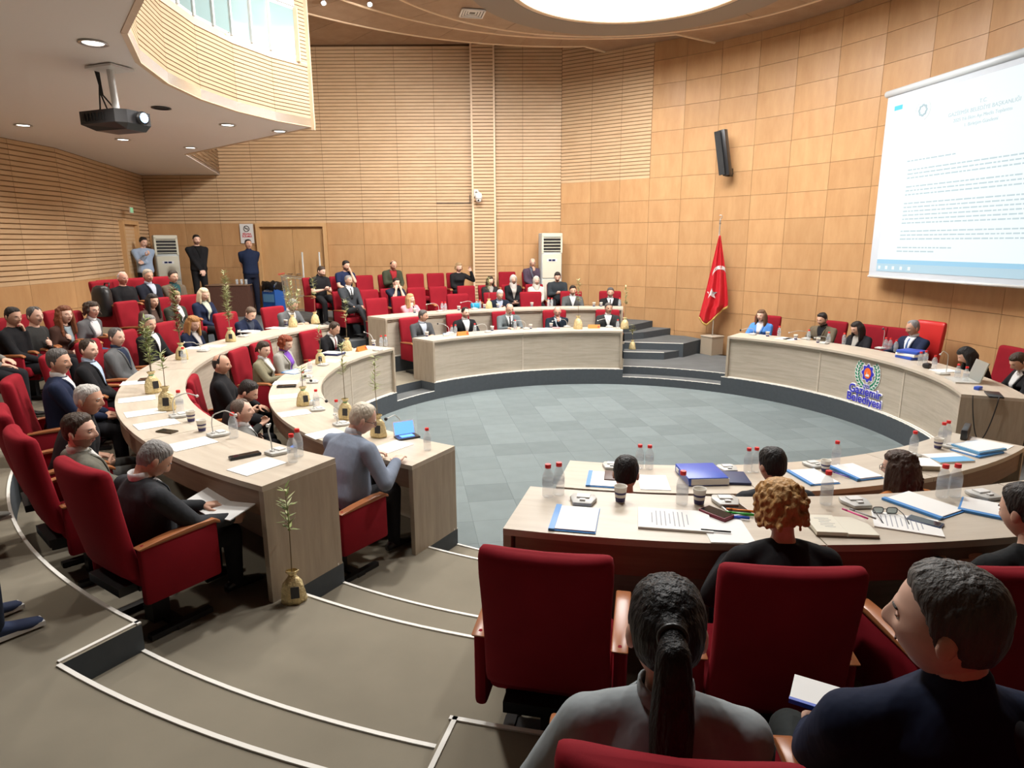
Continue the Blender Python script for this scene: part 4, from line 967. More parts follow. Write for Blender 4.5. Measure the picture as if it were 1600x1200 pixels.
P('moustached man with greying hair in navy suit', (92, 566), .60, None, ring=6.3, hy=-28, hp=2, lean=2, lod=1, top=NAVY, shirt=WHT, hair=('short', HSP), beard=('moustache', (.05, .045, .04)), skin='tan', arms=('thigh', 'thigh'), seed=6, chair_group=G1)
P('man with receding hair in black suit and pale blue shirt', (137, 545), .60, None, ring=6.3, hy=-28, hp=4, lean=2, lod=1, top=BLK, shirt=LBL, hair=('receding', HDB), skin='fair', arms=('thigh', 'lap'), seed=7, chair_group=G1, belly=.03)
P('man with short grey hair in grey suit and navy shirt', (181, 526), .60, None, ring=6.3, hy=-24, hp=4, lean=0, lod=1, top=GREY, shirt=(.02, .03, .06), hair=('receding', HSP), skin='fair', arms=('lap', 'lap'), seed=8, chair_group=G1, belly=.02)
P('grey haired man in dark suit half hidden behind olive saplings', (233, 506), .60, None, ring=6.3, hy=-30, hp=8, lean=2, lod=1, top=BLK, shirt=WHT, hair=('short', HGR), skin='mid', arms=('lap', 'thigh'), seed=9, chair_group=G1)
P('woman with curly ginger blond hair in navy blazer', (301, 505), .60, None, ring=6.3, hy=-22, hp=18, lean=10, lod=1, top=NAVY, shirt=(.55, .52, .50), hair=('wavybob', (.42, .21, .07)), skin='fair', female=True, arms=('table', 'thigh'), seed=10, chair_group=G1)
P('man with short brown hair in navy suit bending over papers', (391, 490), .60, None, ring=6.3, hy=-8, hp=30, lean=18, lod=1, top=NAVY, shirt=(.05, .06, .09), hair=('crew', (.12, .08, .055)), skin='fair', arms=('write', 'table'), seed=11, chair_group=G1)
P('grey bearded man with glasses in grey suit writing', (457, 477), .60, None, ring=6.3, hy=6, hp=26, lean=16, lod=1, top=GREY, shirt=WHT, tie=BLK, hair=('receding', HGR), beard=('full', HGR), glasses=(.02, .02, .02), skin='mid', arms=('write', 'table'), seed=12, chair_group=G1)
# left block, first desk row
P('bald man in black jacket sitting back', (346, 570), .30, None, ring=4.95, hy=-18, hp=4, lean=-4, lod=1, top=BLK, hair=('bald', HB), skin='tan', arms=('lap', 'thigh'), seed=13, chair_group=G1, collar=True)
P('dark haired bearded man in black jacket bending forward', (378, 612), .30, None, ring=4.95, aa=-151.0, hy=-20, hp=30, lean=24, lod=1, top=(.02, .021, .02), hair=('short', HB), beard=('full', HB), skin='mid', arms=('phone', 'lap'), seed=14, chair_group=G1)
pgrey = P('greying man in grey suit holding a phone below the desk', (374, 650), .30, None, ring=4.95, aa=-143.5, hy=-34, hp=-6, lean=6, lod=1, top=(.15, .15, .14), shirt=WHT, hair=('receding', (.13, .10, .08)), skin='fair', arms=('lowphone', 'lowphone'), seed=15, chair_group=G1)
P('woman with tied back dark hair in khaki jacket', (411, 546), .30, None, ring=4.95, hy=-22, hp=8, lean=3, lod=1, top=(.22, .20, .13), shirt=(.62, .62, .62), hair=('bun', HDB), skin='fair', female=True, arms=('table', 'lap'), seed=16, chair_group=G1, belly=.03)
P('red haired woman in pale grey blazer and purple top', (446, 536), .30, None, ring=4.95, hy=-10, hp=20, lean=6, lod=1, top=(.36, .35, .31), shirt=(.22, .09, .48), hair=('curly', HRD), skin='fair', female=True, arms=('phone', 'phone'), seed=17, chair_group=G1, vneck=(.10, .34), belly=.03)
P('man in black suit and dark red tie writing at desk end', (522, 514), .30, None, ring=4.95, hy=4, hp=26, lean=14, lod=1, top=BLK, shirt=WHT, tie=(.16, .01, .015), hair=('receding', HDB), skin='mid', arms=('write', 'table'), seed=18, chair_group=G1)
pblue = P('white haired man in blue grey tweed jacket leaning over desk', (566, 655), .30, None, ring=4.95, hy=-34, hp=24, lean=22, lod=0, top=(.20, .235, .30), hair=('receding', (.56, .50, .40)), glasses=(.015, .015, .015), skin='fair', arms=('desk_wide', 'write'), seed=19, chair_group=G1, belly=.05, shirt=(.55, .58, .62), lapel=False, sc=1.03)
# left block, audience rows
P('man in black sweater resting his hand on his face', (18, 492), .90, None, ring=7.45, hy=-22, hp=10, lean=2, lod=1, top=BLK, hair=('crew', HB), skin='mid', arms=('thigh', 'cheek'), seed=20, chair_group=G2, chair_kind=CH_AUD)
P('balding man in dark jacket behind moustached man', (52, 491), .90, None, ring=7.45, hy=-22, hp=2, lean=0, lod=1, top=(.035, .035, .034), hair=('receding', HSP), beard=('moustache', HSP), skin='fair', arms=('lap', 'chest'), seed=21, chair_group=G2, chair_kind=CH_AUD)
P('woman with long curly auburn hair in brown leather jacket', (99, 489), .90, None, ring=7.45, hy=-24, hp=2, lean=3, lod=1, top=(.06, .028, .02), inner=(.25, .30, .33), hair=('curlylong', (.17, .055, .022)), skin='fair', female=True, arms=('lap', 'chest'), seed=22, chair_group=G2, chair_kind=CH_AUD)
P('woman with short dark hair, glasses and striped cardigan', (142, 482), .90, None, ring=7.45, hy=-20, hp=6, lean=0, lod=1, top=(.12, .12, .125), shirt=(.66, .66, .66), hair=('curly', HDB), glasses=(.03, .02, .02), skin='fair', female=True, arms=('lap', 'lap'), seed=23, chair_group=G2, chair_kind=CH_AUD, vneck=(.11, .36), pants=(.05, .09, .17))
P('woman with long black hair in brown padded jacket', (237, 469), .90, None, ring=7.45, hy=-16, hp=6, lean=2, lod=1, top=(.075, .045, .035), hair=('long', HB), skin='mid', female=True, arms=('thigh', 'lap'), seed=24, chair_group=G2, chair_kind=CH_AUD)
P('woman with short fair hair in dark green blazer', (272, 464), .90, None, ring=7.45, hy=-8, hp=4, lean=0, lod=1, top=(.035, .038, .028), shirt=WHT, hair=('cap', (.34, .24, .13)), skin='fair', female=True, arms=('lap', 'lap'), seed=25, chair_group=G2, chair_kind=CH_AUD, belly=.04)
P('platinum blond woman with glasses in navy blazer', (317, 459), .90, None, ring=7.45, hy=-12, hp=14, lean=2, lod=1, top=NAVY, shirt=(.45, .48, .38), hair=('bob', (.66, .56, .38)), glasses=(.3, .25, .15), skin='fair', female=True, arms=('lap', 'thigh'), seed=26, chair_group=G2, chair_kind=CH_AUD, vneck=(.08, .34))
P('white haired man in black jacket at back by the wall', (190, 433), 1.20, None, ring=8.3, hy=-10, hp=4, lean=0, lod=1, top=BLK, hair=('bald', HWH), skin='red', arms=('lap', 'lap'), seed=27, chair_group=G2, chair_kind=CH_AUD, pants=(.09, .13, .20))
P('grey haired man in dark cardigan over blue shirt', (230, 430), 1.20, None, ring=8.3, hy=-14, hp=4, lean=0, lod=1, top=(.014, .016, .026), shirt=(.45, .50, .60), hair=('short', (.40, .34, .27)), skin='tan', arms=('lap', 'lap'), seed=28, chair_group=G2, chair_kind=CH_AUD)
P('man in brown tweed blazer over teal sweater', (269, 431), 1.20, None, ring=8.3, hy=-8, hp=4, lean=-2, lod=1, top=(.11, .085, .06), shirt=(.015, .06, .065), hair=('short', (.05, .04, .03)), skin='mid', arms=('thigh', 'lap'), seed=29, chair_group=G2, chair_kind=CH_AUD, belly=.03)
# people cut by the left edge of the photograph
P('person in grey jacket cut off by left photo edge', (-22, 520), .90, None, at=(7.45, -164.5), hy=-20, lean=2, lod=1, top=(.20, .19, .17), hair=('short', HDB), arms=('thigh', 'arm'), seed=30, chair_group=G2, chair_kind=CH_AUD)
M_SNEAK = mat('grey_sneaker', (.33, .34, .32), .7, bump=.1, bscale=120); M_SLIP = mat('navy_slip_on', (.02, .035, .09), .8); M_WSNEAK = mat('white_sneaker', (.10, .10, .10), .6)
P('seated person in jeans with navy slip on shoes, lower left corner', (-150, 700), .90, None, at=(7.55, -124.6), hy=-20, lean=2, lod=1, top=(.05, .05, .06), pants=(.018, .024, .04), shoe=M_SLIP, arms=('thigh', 'thigh'), seed=31, chair_group=G2, chair_kind=CH_AUD, sc=1.0)
P('seated person with grey sneaker raised on crossed leg at left edge', (-135, 600), .90, None, at=(7.5, -133), lean=0, lod=1, top=(.06, .06, .06), pants=(.02, .02, .025), shoe=M_SNEAK, cross_leg=True, arms=('lap', 'lap'), seed=32, chair_group=G2, chair_kind=CH_AUD, sc=1.0)
# standing on the rear platform
P('standing young man in pale blue shirt using a phone', (224, 379), 1.05, -40, r=12.2, hy=10, hp=12, lean=0, lod=2, stand=True, top=(.33, .42, .56), hair=('short', HB), skin='fair', arms=('chestphone', 'cross'), pants=BLK, seed=33, sc=1.0)
P('standing bearded man in black suit with clasped hands', (307, 375), 1.05, -42, r=11.2, hy=-4, hp=6, lean=0, lod=2, stand=True, top=BLK, inner=(.008, .008, .009), hair=('crew', HB), beard=('full', HB), skin='fair', arms=('clasp', 'clasp'), pants=BLK, seed=34, sc=1.02)
P('standing security guard in navy polo uniform', (388, 382), 1.05, -52, r=10.6, hy=0, hp=-6, lean=-2, lod=2, stand=True, top=(.012, .020, .05), sleeves='short', collar=True, hair=('crew', HB), skin='tan', arms=('behind', 'behind'), pants=(.010, .013, .028), seed=35, sc=1.0)
# far block, first desk row
P('man in grey suit turned aside at left end of far desk', (661, 494), .30, None, ring=4.92, hy=34, hp=6, lean=10, lod=1, top=(.065, .068, .072), shirt=(.45, .50, .58), hair=('short', HSP), skin='tan', arms=('table', 'write'), seed=36, chair_group=G1, sc=.93)
P('balding bearded man in black suit and white shirt facing camera', (727, 489), .30, None, ring=4.92, hy=10, hp=2, lean=4, lod=1, top=BLK, shirt=WHT, hair=('receding', HB), beard=('full', HB), skin='fair', arms=('desk_wide', 'table'), seed=37, chair_group=G1, sc=.93, vneck=(.09, .34))
P('bald man in grey suit and black tie reading into microphone', (796, 483), .30, None, ring=4.92, hy=4, hp=16, lean=6, lod=1, top=(.13, .15, .155), shirt=WHT, tie=BLK, hair=('bald', HSP), beard=('goatee', HGR), skin='mid', glasses=(.05, .04, .04), arms=('table', 'table'), seed=38, chair_group=G1, sc=.95)
P('bald man in dark navy suit resting chin on hand', (871, 487), .30, None, ring=4.92, hy=-4, hp=14, lean=6, lod=1, top=(.010, .018, .03), shirt=(.55, .62, .70), hair=('bald', HGR), glasses=(.06, .05, .05), skin='red', arms=('table', 'chin'), seed=39, chair_group=G1, sc=.93)
P('grey haired man in dark suit and open white collar', (951, 482), .30, None, ring=4.92, hy=14, hp=2, lean=2, lod=1, top=(.028, .029, .030), shirt=WHT, hair=('short', HSP), skin='tan', arms=('table', 'thigh'), seed=40, chair_group=G1, sc=.95)
# far block, second desk row
P('long haired blond woman in pink blazer smiling', (641, 467), .60, None, ring=6.28, hy=26, hp=2, hroll=8, lean=8, lod=1, top=(.78, .32, .36), inner=(.012, .012, .014), hair=('midlong', (.50, .30, .14)), skin='fair', female=True, arms=('cheek', 'table'), seed=41, chair_group=G1, sc=.9)
P('white haired man with glasses in dark suit looking down', (781, 461), .60, None, ring=6.28, hy=0, hp=24, lean=14, lod=1, top=(.014, .020, .035), shirt=(.45, .52, .66), hair=('short', HWH), glasses=(.02, .02, .02), skin='mid', arms=('chest', 'table'), seed=42, chair_group=G1, sc=.92)
P('dark bearded man in grey blazer and white shirt', (895, 454), .60, None, ring=6.28, hy=4, hp=10, lean=2, lod=1, top=(.085, .09, .09), shirt=WHT, hair=('short', HB), beard=('full', HB), skin='mid', arms=('table', 'table'), seed=43, chair_group=G1, sc=.92)
P('grey bearded man in black suit at desk end by steps', (954, 457), .60, None, ring=6.28, hy=0, hp=8, lean=2, lod=1, top=BLK, shirt=WHT, tie=BLK, hair=('short', HSP), beard=('full', HGR), skin='mid', arms=('table', 'table'), seed=44, chair_group=G1, sc=.92)
# far audience, front row
M_OXF = mat('polished_shoe', (.010, .009, .009), .2)
P('grey haired man in charcoal suit with crossed legs', (545, 439), .78, None, ring=7.05, hy=12, hp=0, lean=-2, lod=1, top=(.042, .046, .052), shirt=WHT, tie=BLK, hair=('crew', HGR), skin='tan', arms=('thigh', 'thigh'), pants=(.040, .044, .050), cross_leg=True, seed=45, chair_group=G2, chair_kind=CH_AUD, sc=.93)
P('man in navy shirt holding both hands to his brow', (619, 442), .78, None, ring=7.05, hy=8, hp=10, lean=4, lod=2, top=(.015, .020, .040), sleeves='short', hair=('crew', HB), skin='fair', arms=('brow', 'brow'), pants=(.012, .013, .02), seed=46, chair_group=G2, chair_kind=CH_AUD, sc=.9)
P('dark haired woman with patterned scarf and dark coat', (766, 439), .78, None, ring=7.05, hy=6, hp=4, lean=0, lod=2, top=(.025, .022, .022), inner=(.30, .28, .26), hair=('bob', HDB), skin='fair', female=True, arms=('lap', 'lap'), seed=47, chair_group=G2, chair_kind=CH_AUD, sc=.9, vneck=(.10, .2))
P('woman in beige headscarf and black coat', (802, 437), .78, None, ring=7.05, hy=4, hp=2, lean=0, lod=2, top=BLK, inner=(.45, .42, .38), hair=('hijab', (.52, .47, .43)), skin='mid', female=True, arms=('lap', 'lap'), seed=48, chair_group=G2, chair_kind=CH_AUD, sc=.9, vneck=(.10, .36))
P('woman in pale headscarf and cream sweater', (838, 439), .78, None, ring=7.05, hy=4, hp=-4, lean=0, lod=2, top=(.62, .57, .50), hair=('hijab', (.55, .50, .44)), skin='fair', female=True, arms=('lap', 'lap'), seed=49, chair_group=G2, chair_kind=CH_AUD, sc=.9)
P('young bearded man in dark sweater looking down at phone', (871, 433), .78, None, ring=7.05, hy=-4, hp=22, lean=6, lod=2, top=(.030, .036, .042), hair=('short', HB), beard=('full', HB), skin='fair', arms=('phone', 'phone'), seed=50, chair_group=G2, chair_kind=CH_AUD, sc=.93)
# far audience, back row
P('bearded man in black shirt and white sneakers using phone', (502, 424), 1.05, None, ring=7.9, hy=20, hp=22, lean=6, lod=1, top=BLK, sleeves='short', collar=True, hair=('crew', HDB), beard=('full', HDB), skin='fair', arms=('phone', 'phone'), pants=BLK, shoe=M_WSNEAK, seed=51, chair_group=G2, chair_kind=CH_AUD, sc=.93)
P('man in navy polo covering one eye with his hand', (541, 416), 1.05, None, ring=7.9, hy=10, hp=10, lean=6, lod=2, top=(.014, .022, .06), sleeves='short', hair=('short', HB), beard=('full', HB), skin='mid', arms=('thigh', 'brow'), seed=52, chair_group=G2, chair_kind=CH_AUD, sc=.93)
P('bald man in olive jacket over red striped sweater', (615, 414), 1.05, None, ring=7.9, hy=6, hp=26, lean=8, lod=2, top=(.045, .050, .030), inner=(.28, .02, .025), hair=('bald', HB), skin='tan', arms=('phone', 'thigh'), seed=53, chair_group=G2, chair_kind=CH_AUD, sc=.93, vneck=(.10, .38))
P('blond woman in black coat raising one hand', (717, 418), 1.05, None, ring=7.9, hy=10, hp=6, lean=4, lod=2, top=(.012, .012, .013), hair=('curly', (.34, .22, .11)), skin='fair', female=True, arms=('lap', 'up'), cross_leg=True, seed=54, chair_group=G2, chair_kind=CH_AUD, sc=.93)
P('bald man with glasses in purple jacket touching his chin', (832, 411), 1.05, None, ring=7.9, hy=4, hp=6, lean=2, lod=2, top=(.075, .050, .075), shirt=(.10, .11, .14), hair=('bald', HGR), glasses=(.03, .03, .03), skin='mid', arms=('lap', 'chin'), seed=55, chair_group=G2, chair_kind=CH_AUD, sc=.93)
# presidium
P('woman with shoulder length brown hair in bright blue blazer', (1190, 493), .30, None, ring=4.98, hy=-6, hp=4, lean=2, lod=1, top=(.085, .25, .62), shirt=(.62, .55, .55), hair=('midlong', (.13, .07, .04)), skin='fair', female=True, arms=('table', 'lap'), seed=56, chair_group=G1, vneck=(.08, .3))
P('bearded man in olive brown blazer over black shirt', (1285, 499), .30, None, ring=4.98, hy=-8, hp=16, lean=4, lod=1, top=(.13, .105, .07), shirt=BLK, hair=('short', HB), beard=('full', HB), skin='mid', arms=('table', 'table'), seed=57, chair_group=G1)
P('woman with dark hair and black blazer looking down', (1340, 512), .30, None, ring=4.98, hy=-14, hp=22, lean=8, lod=1, top=(.018, .018, .022), shirt=(.42, .40, .36), hair=('midlong', HB), skin='fair', female=True, arms=('table', 'table'), seed=58, chair_group=G1)
P('grey haired man in navy suit and blue tie in presidium', (1427, 512), .30, None, ring=4.98, hy=-10, hp=10, lean=0, lod=1, top=(.014, .022, .055), shirt=(.72, .74, .78), tie=(.04, .11, .30), hair=('receding', (.26, .25, .25)), skin='tan', arms=('table', 'table'), seed=59, chair_group=G1, chair_kind=CH_BOSS, chair_label='tall bright red leather armchair of the grey haired man in navy suit', vneck=(.085, .36), sc=1.0)
P('woman with very long black hair falling over her face', (1512, 553), .30, None, ring=4.98, hy=-20, hp=34, lean=14, lod=1, top=(.016, .016, .018), hair=('fall', (.010, .009, .009)), skin='fair', female=True, arms=('table', 'write'), seed=60, chair_group=G1)
P('dark haired woman in black blazer typing beside silver laptop', (1594, 563), .30, None, ring=4.98, hy=10, hp=30, lean=12, lod=1, top=(.014, .014, .016), shirt=WHT, hair=('bun', HDB), skin='mid', female=True, arms=('table', 'table'), seed=61, chair_group=G1, vneck=(.10, .3))
# near right block, seen from behind
P('black haired man seen from behind at front right desk end', (979, 744), .30, None, ring=4.95, hy=-4, hp=14, lean=8, lod=0, top=CHAR, hair=('short', (.010, .009, .009)), skin='mid', arms=('table', 'table'), seed=62, chair_group=G1)
P('black haired man seen from behind beside curly blond woman', (1208, 729), .30, None, ring=4.95, hy=10, hp=10, lean=8, lod=0, top=CHAR, hair=('short', (.010, .009, .009)), skin='mid', arms=('table', 'table'), seed=63, chair_group=G1)
P('woman with wavy brown hair and orange top seen from behind', (1408, 730), .30, None, ring=4.95, hy=24, hp=8, lean=10, lod=0, top=(.42, .15, .04), hair=('curlylong', (.055, .032, .022)), glasses=(.02, .02, .02), skin='fair', female=True, arms=('table', 'table'), seed=64, chair_group=G1)
P('woman with curly golden hair and black top seen from behind', (1206, 795), .60, None, ring=6.3, aa=-93.2, chair_aa=-94.2, hy=6, hp=14, lean=10, lod=0, top=(.014, .014, .016), hair=('curly', (.50, .28, .10)), skin='fair', female=True, arms=('table', 'table'), seed=65, chair_group=G1, belly=.03, sc=1.0)
P('dark haired person in black top cut by right photo edge', (1612, 795), .60, None, ring=6.3, aa=-83.5, chair_aa=-86.8, hy=10, hp=14, lean=14, lod=0, top=(.012, .014, .015), hair=('short', HB), skin='mid', arms=('table', 'table'), seed=66, chair_group=G1, belly=.02, sc=1.0)
P('woman with long black ponytail in grey denim shirt', (1050, 1010), .90, None, ring=7.5, aa=-98.7, hy=0, hp=8, lean=4, lod=0, top=(.30, .335, .35), shirt=(.30, .335, .35), lapel=False, hair=('ponytail', (.010, .010, .011)), skin='fair', female=True, arms=('lap', 'arm'), seed=67, chair_group=G2, chair_kind=CH_AUD, sc=1.0)
pnav = P('man with thinning grey hair in navy suit looking left', (1492, 975), .90, None, ring=7.5, aa=-94.2, hy=52, hp=2, lean=2, lod=0, top=(.010, .016, .040), hair=('short', (.085, .08, .075)), skin='fair', arms=('thigh', 'thigh'), pants=(.03, .035, .035), seed=68, chair_group=G2, chair_kind=CH_AUD, collar=True, sc=1.02, wide=1.05)
pph = P('person holding a dark phone cut by lower right edge', (1790, 1010), .90, None, at=(7.62, -90.2), hy=10, lean=4, lod=0, top=(.03, .03, .035), hair=('short', HB), skin='fair', arms=('lap', ((.45, .06, .43), 'up', 60)), seed=69, chair_group=G2, chair_kind=CH_AUD, sc=1.0)
finish_people()
# ---- empty chairs
def empty(px, py, rr, tier, label, group, kind=None, dz=.95):
    p = atr(px, py, rr+.30); a = math.degrees(math.atan2(p[1], p[0])); chair(pol(rr, a)[:2], a+180, tier, label, group, kind)
for px, py, rr, tz, lb in ((576, 452, 7.0, .78, 'empty red seat right of the man in charcoal suit'), (650, 450, 7.0, .78, 'empty red front audience seat right of the man in navy shirt'),
                           (684, 448, 7.0, .78, 'empty red front audience seat, second right of man in navy shirt'), (728, 449, 7.0, .78, 'empty red front audience seat left of woman with patterned scarf'),
                           (568, 425, 7.9, 1.05, 'empty red back audience seat right of man covering one eye'), (648, 424, 7.9, 1.05, 'empty red back audience seat right of bald man in olive jacket'),
                           (680, 423, 7.9, 1.05, 'empty red back audience seat left of blond woman in black coat'), (792, 420, 7.9, 1.05, 'empty red back audience seat right of the striped pilaster'),
                           (162, 470, 8.1, 1.20, 'empty red seat with black backpack, left of white haired man')):
    empty(px, py, rr, tz, lb, G2, CH_AUD)
for px, py, rr, tz, lb in ((588, 480, 6.2, .60, 'empty tall red armchair at left end of far second desk'), (715, 470, 6.2, .60, 'empty red armchair between pink blazer woman and white haired man'),
                           (829, 466, 6.2, .60, 'empty red armchair between white haired man and grey blazer man')):
    empty(px, py, rr, tz, lb, G1)
chair(pol(5.0, 21.5)[:2], 201.5, .30, 'empty dark red armchair at presidium left of grey haired man', G1)
chair(pol(6.30, -101.8)[:2], 78.2, .60, 'empty red armchair nearest the aisle, seen from behind', G1)
p = atz(188, 490, 1.85); a = math.degrees(math.atan2(p[1], p[0])); chair(pol(7.1, a)[:2], a+180, .90, 'empty red audience seat right of woman in striped cardigan', G2, CH_AUD)
chair(pol(6.28, -84)[:2], 96, .60, 'empty red armchair between golden haired woman and right photo edge', G1) if False else None
# ================================================================== THINGS ON THE DESKS
M_PET = mat('clear_plastic', (.74, .80, .83), .10, alpha=.28, spec=1.0); M_CAP = mat('red_cap', (.75, .03, .03), .4); M_BLAB = mat('bottle_print', (.45, .50, .58), .5, alpha=.35)
M_CUPW = mat('paper_cup', (.74, .71, .64), .6); M_CUPB = mat('cup_blue', (.035, .03, .12), .5)
b = MB(); b.lathe([(.027, 0), (.032, .006), (.032, .05), (.0300, .055), (.032, .06), (.032, .115), (.0295, .13), (.018, .158), (.0135, .166), (.0135, .172)], 16); ME_BB = b.mesh('bottle_body', M_PET, True)
b = MB(); b.lathe([(.0165, 0), (.017, .003), (.017, .019), (.0155, .022)], 16); ME_BC = smooth_angle(b.mesh('bottle_cap', M_CAP))
b = MB(); b.lathe([(.0325, 0), (.0325, .035)], 16, cap=False); ME_BL = b.mesh('bottle_print', M_BLAB, True)
def bottle(px, py, z, where):
    p = atz(px, py, z); t = thing('water_bottle', 'red capped water bottle '+where, 'bottle', (p[0], p[1], z+.001), random.random()*6, 'red capped water bottles on the desks')
    link('bottle_body', ME_BB, t); link('bottle_cap', ME_BC, t, (0, 0, .169)); link('bottle_print', ME_BL, t, (0, 0, .07))
b = MB(); b.lathe([(.025, 0), (.036, .088), (.038, .09), (.036, .092), (.033, .088), (.023, .006), (.001, .006)], 18, cap=False); ME_CU = b.mesh('cup_wall', M_CUPW, True)
b = MB(); b.lathe([(.0256, .004), (.0290, .030)], 18, cap=False); b.lathe([(.0315, .048), (.033, .060)], 18, cap=False); ME_CUB = b.mesh('cup_band', M_CUPB, True)
def cup(px, py, z, where):
    p = atz(px, py, z); t = thing('paper_cup', 'paper coffee cup '+where, 'cup', (p[0], p[1], z+.001), random.random()*6, 'paper cups on the desks')
    link('cup_wall', ME_CU, t); link('cup_band', ME_CUB, t)
def mic_base_mesh():
    b = MB(); b.prism([(-.06, -.07), (.06, -.07), (.075, -.02), (.05, .07), (-.05, .07), (-.075, -.02)], 0, .022); me = b.mesh('microphone_base', M_GREYP); return bevel_mesh(me, .008, 2)
ME_MB = mic_base_mesh(); b = MB(); b.box((0, -.02, .026), (.07, .05, .008)); b.box((0, .035, .026), (.03, .02, .01)); ME_MK = b.mesh('key_panel', M_WPLAS)
def mic(px, py, z, where, head=None, hz=None, black=False, rz=None):
    p = atz(px, py, z); a = math.atan2(p[1], p[0]); t = thing('desk_microphone', (('black foam' if black else 'thin grey gooseneck')+' microphone ' if head else 'flat grey microphone console ')+where, 'microphone', (p[0], p[1], z+.001), (rz if rz is not None else a-math.pi/2), 'desk microphone consoles')
    link('microphone_base', ME_MB, t); link('key_panel', ME_MK, t)
    if head:
        h = atz(head[0], head[1], z+(hz or .22)); loc = Matrix.Rotation(-t.rotation_euler[2], 3, 'Z') @ V((h[0]-p[0], h[1]-p[1], 0)); H = V((loc.x, loc.y, hz or .22))
        pts = [V((0, .035, .02)), V((0, .04, .10)), V((H.x*.15, .045+H.y*.15, H.z*.80)), V((H.x*.5, H.y*.5, H.z*1.02)), H]
        b = MB(); pp = []
        for i in range(len(pts)-1):
            for k in range(4): pp.append(pts[i].lerp(pts[i+1], k/4))
        pp.append(pts[-1]); pp = [pp[0]]+[(pp[i-1]+pp[i]*2+pp[i+1])/4 for i in range(1, len(pp)-1)]+[pp[-1]]
        b.tube(pp, .0045, 6); b.build('gooseneck', M_GREYP, t, True)
        b = MB(); b.ell(H, (.017, .017, .017) if black else (.012, .012, .012), 10); b.build('microphone_head', M_BLACKP if black else M_WPLAS, t, True)
def slab(name, label, cat, px, py, z, size, rz, mtl, group=None, bev=0, extra=None, lift=.001):
    p = atz(px, py, z); t = thing(name, label, cat, (p[0], p[1], z+lift), R(rz), group)
    b = MB(); b.box((0, 0, size[2]/2), size); me = b.mesh(name, mtl)
    if bev: bevel_mesh(me, bev, 2)
    link('sheet' if name == 'paper' else 'body', me, t)
    if extra:
        for nm, c, s, m2 in extra: b = MB(); b.box(c, s); b.build(nm, m2, t)
    return t
M_INK = mat('grey_ink', (.35, .36, .40), .7)
def radial_rz(px, py, z): p = atz(px, py, z); return math.degrees(math.atan2(p[1], p[0]))+90
def paper(px, py, z, where, drz=0, n=1, printed=False, size=(.21, .297)):
    ex = [('printed_lines', (0, .11-.022*k, .0022+.001*n), (size[0]*(.72 if k % 4 else .5), .005, .0004), M_INK) for k in range(9)] if printed else None
    return slab('paper', ('stack of white papers ' if n > 3 else 'white sheet of paper ')+where, 'paper', px, py, z, (size[0], size[1], .002+.001*n), radial_rz(px, py, z)+drz, M_WHITE, 'white papers on the desks', 0, ex)
def phone(px, py, z, label, rz, col=M_BLACKP, size=(.075, .155, .010)):
    return slab('mobile_phone', label, 'phone', px, py, z, size, rz, col, None, .004, [('phone_screen', (0, 0, size[2]+.0006), (size[0]*.88, size[1]*.92, .0012), mat('dark_screen', (.01, .011, .013), .12))])
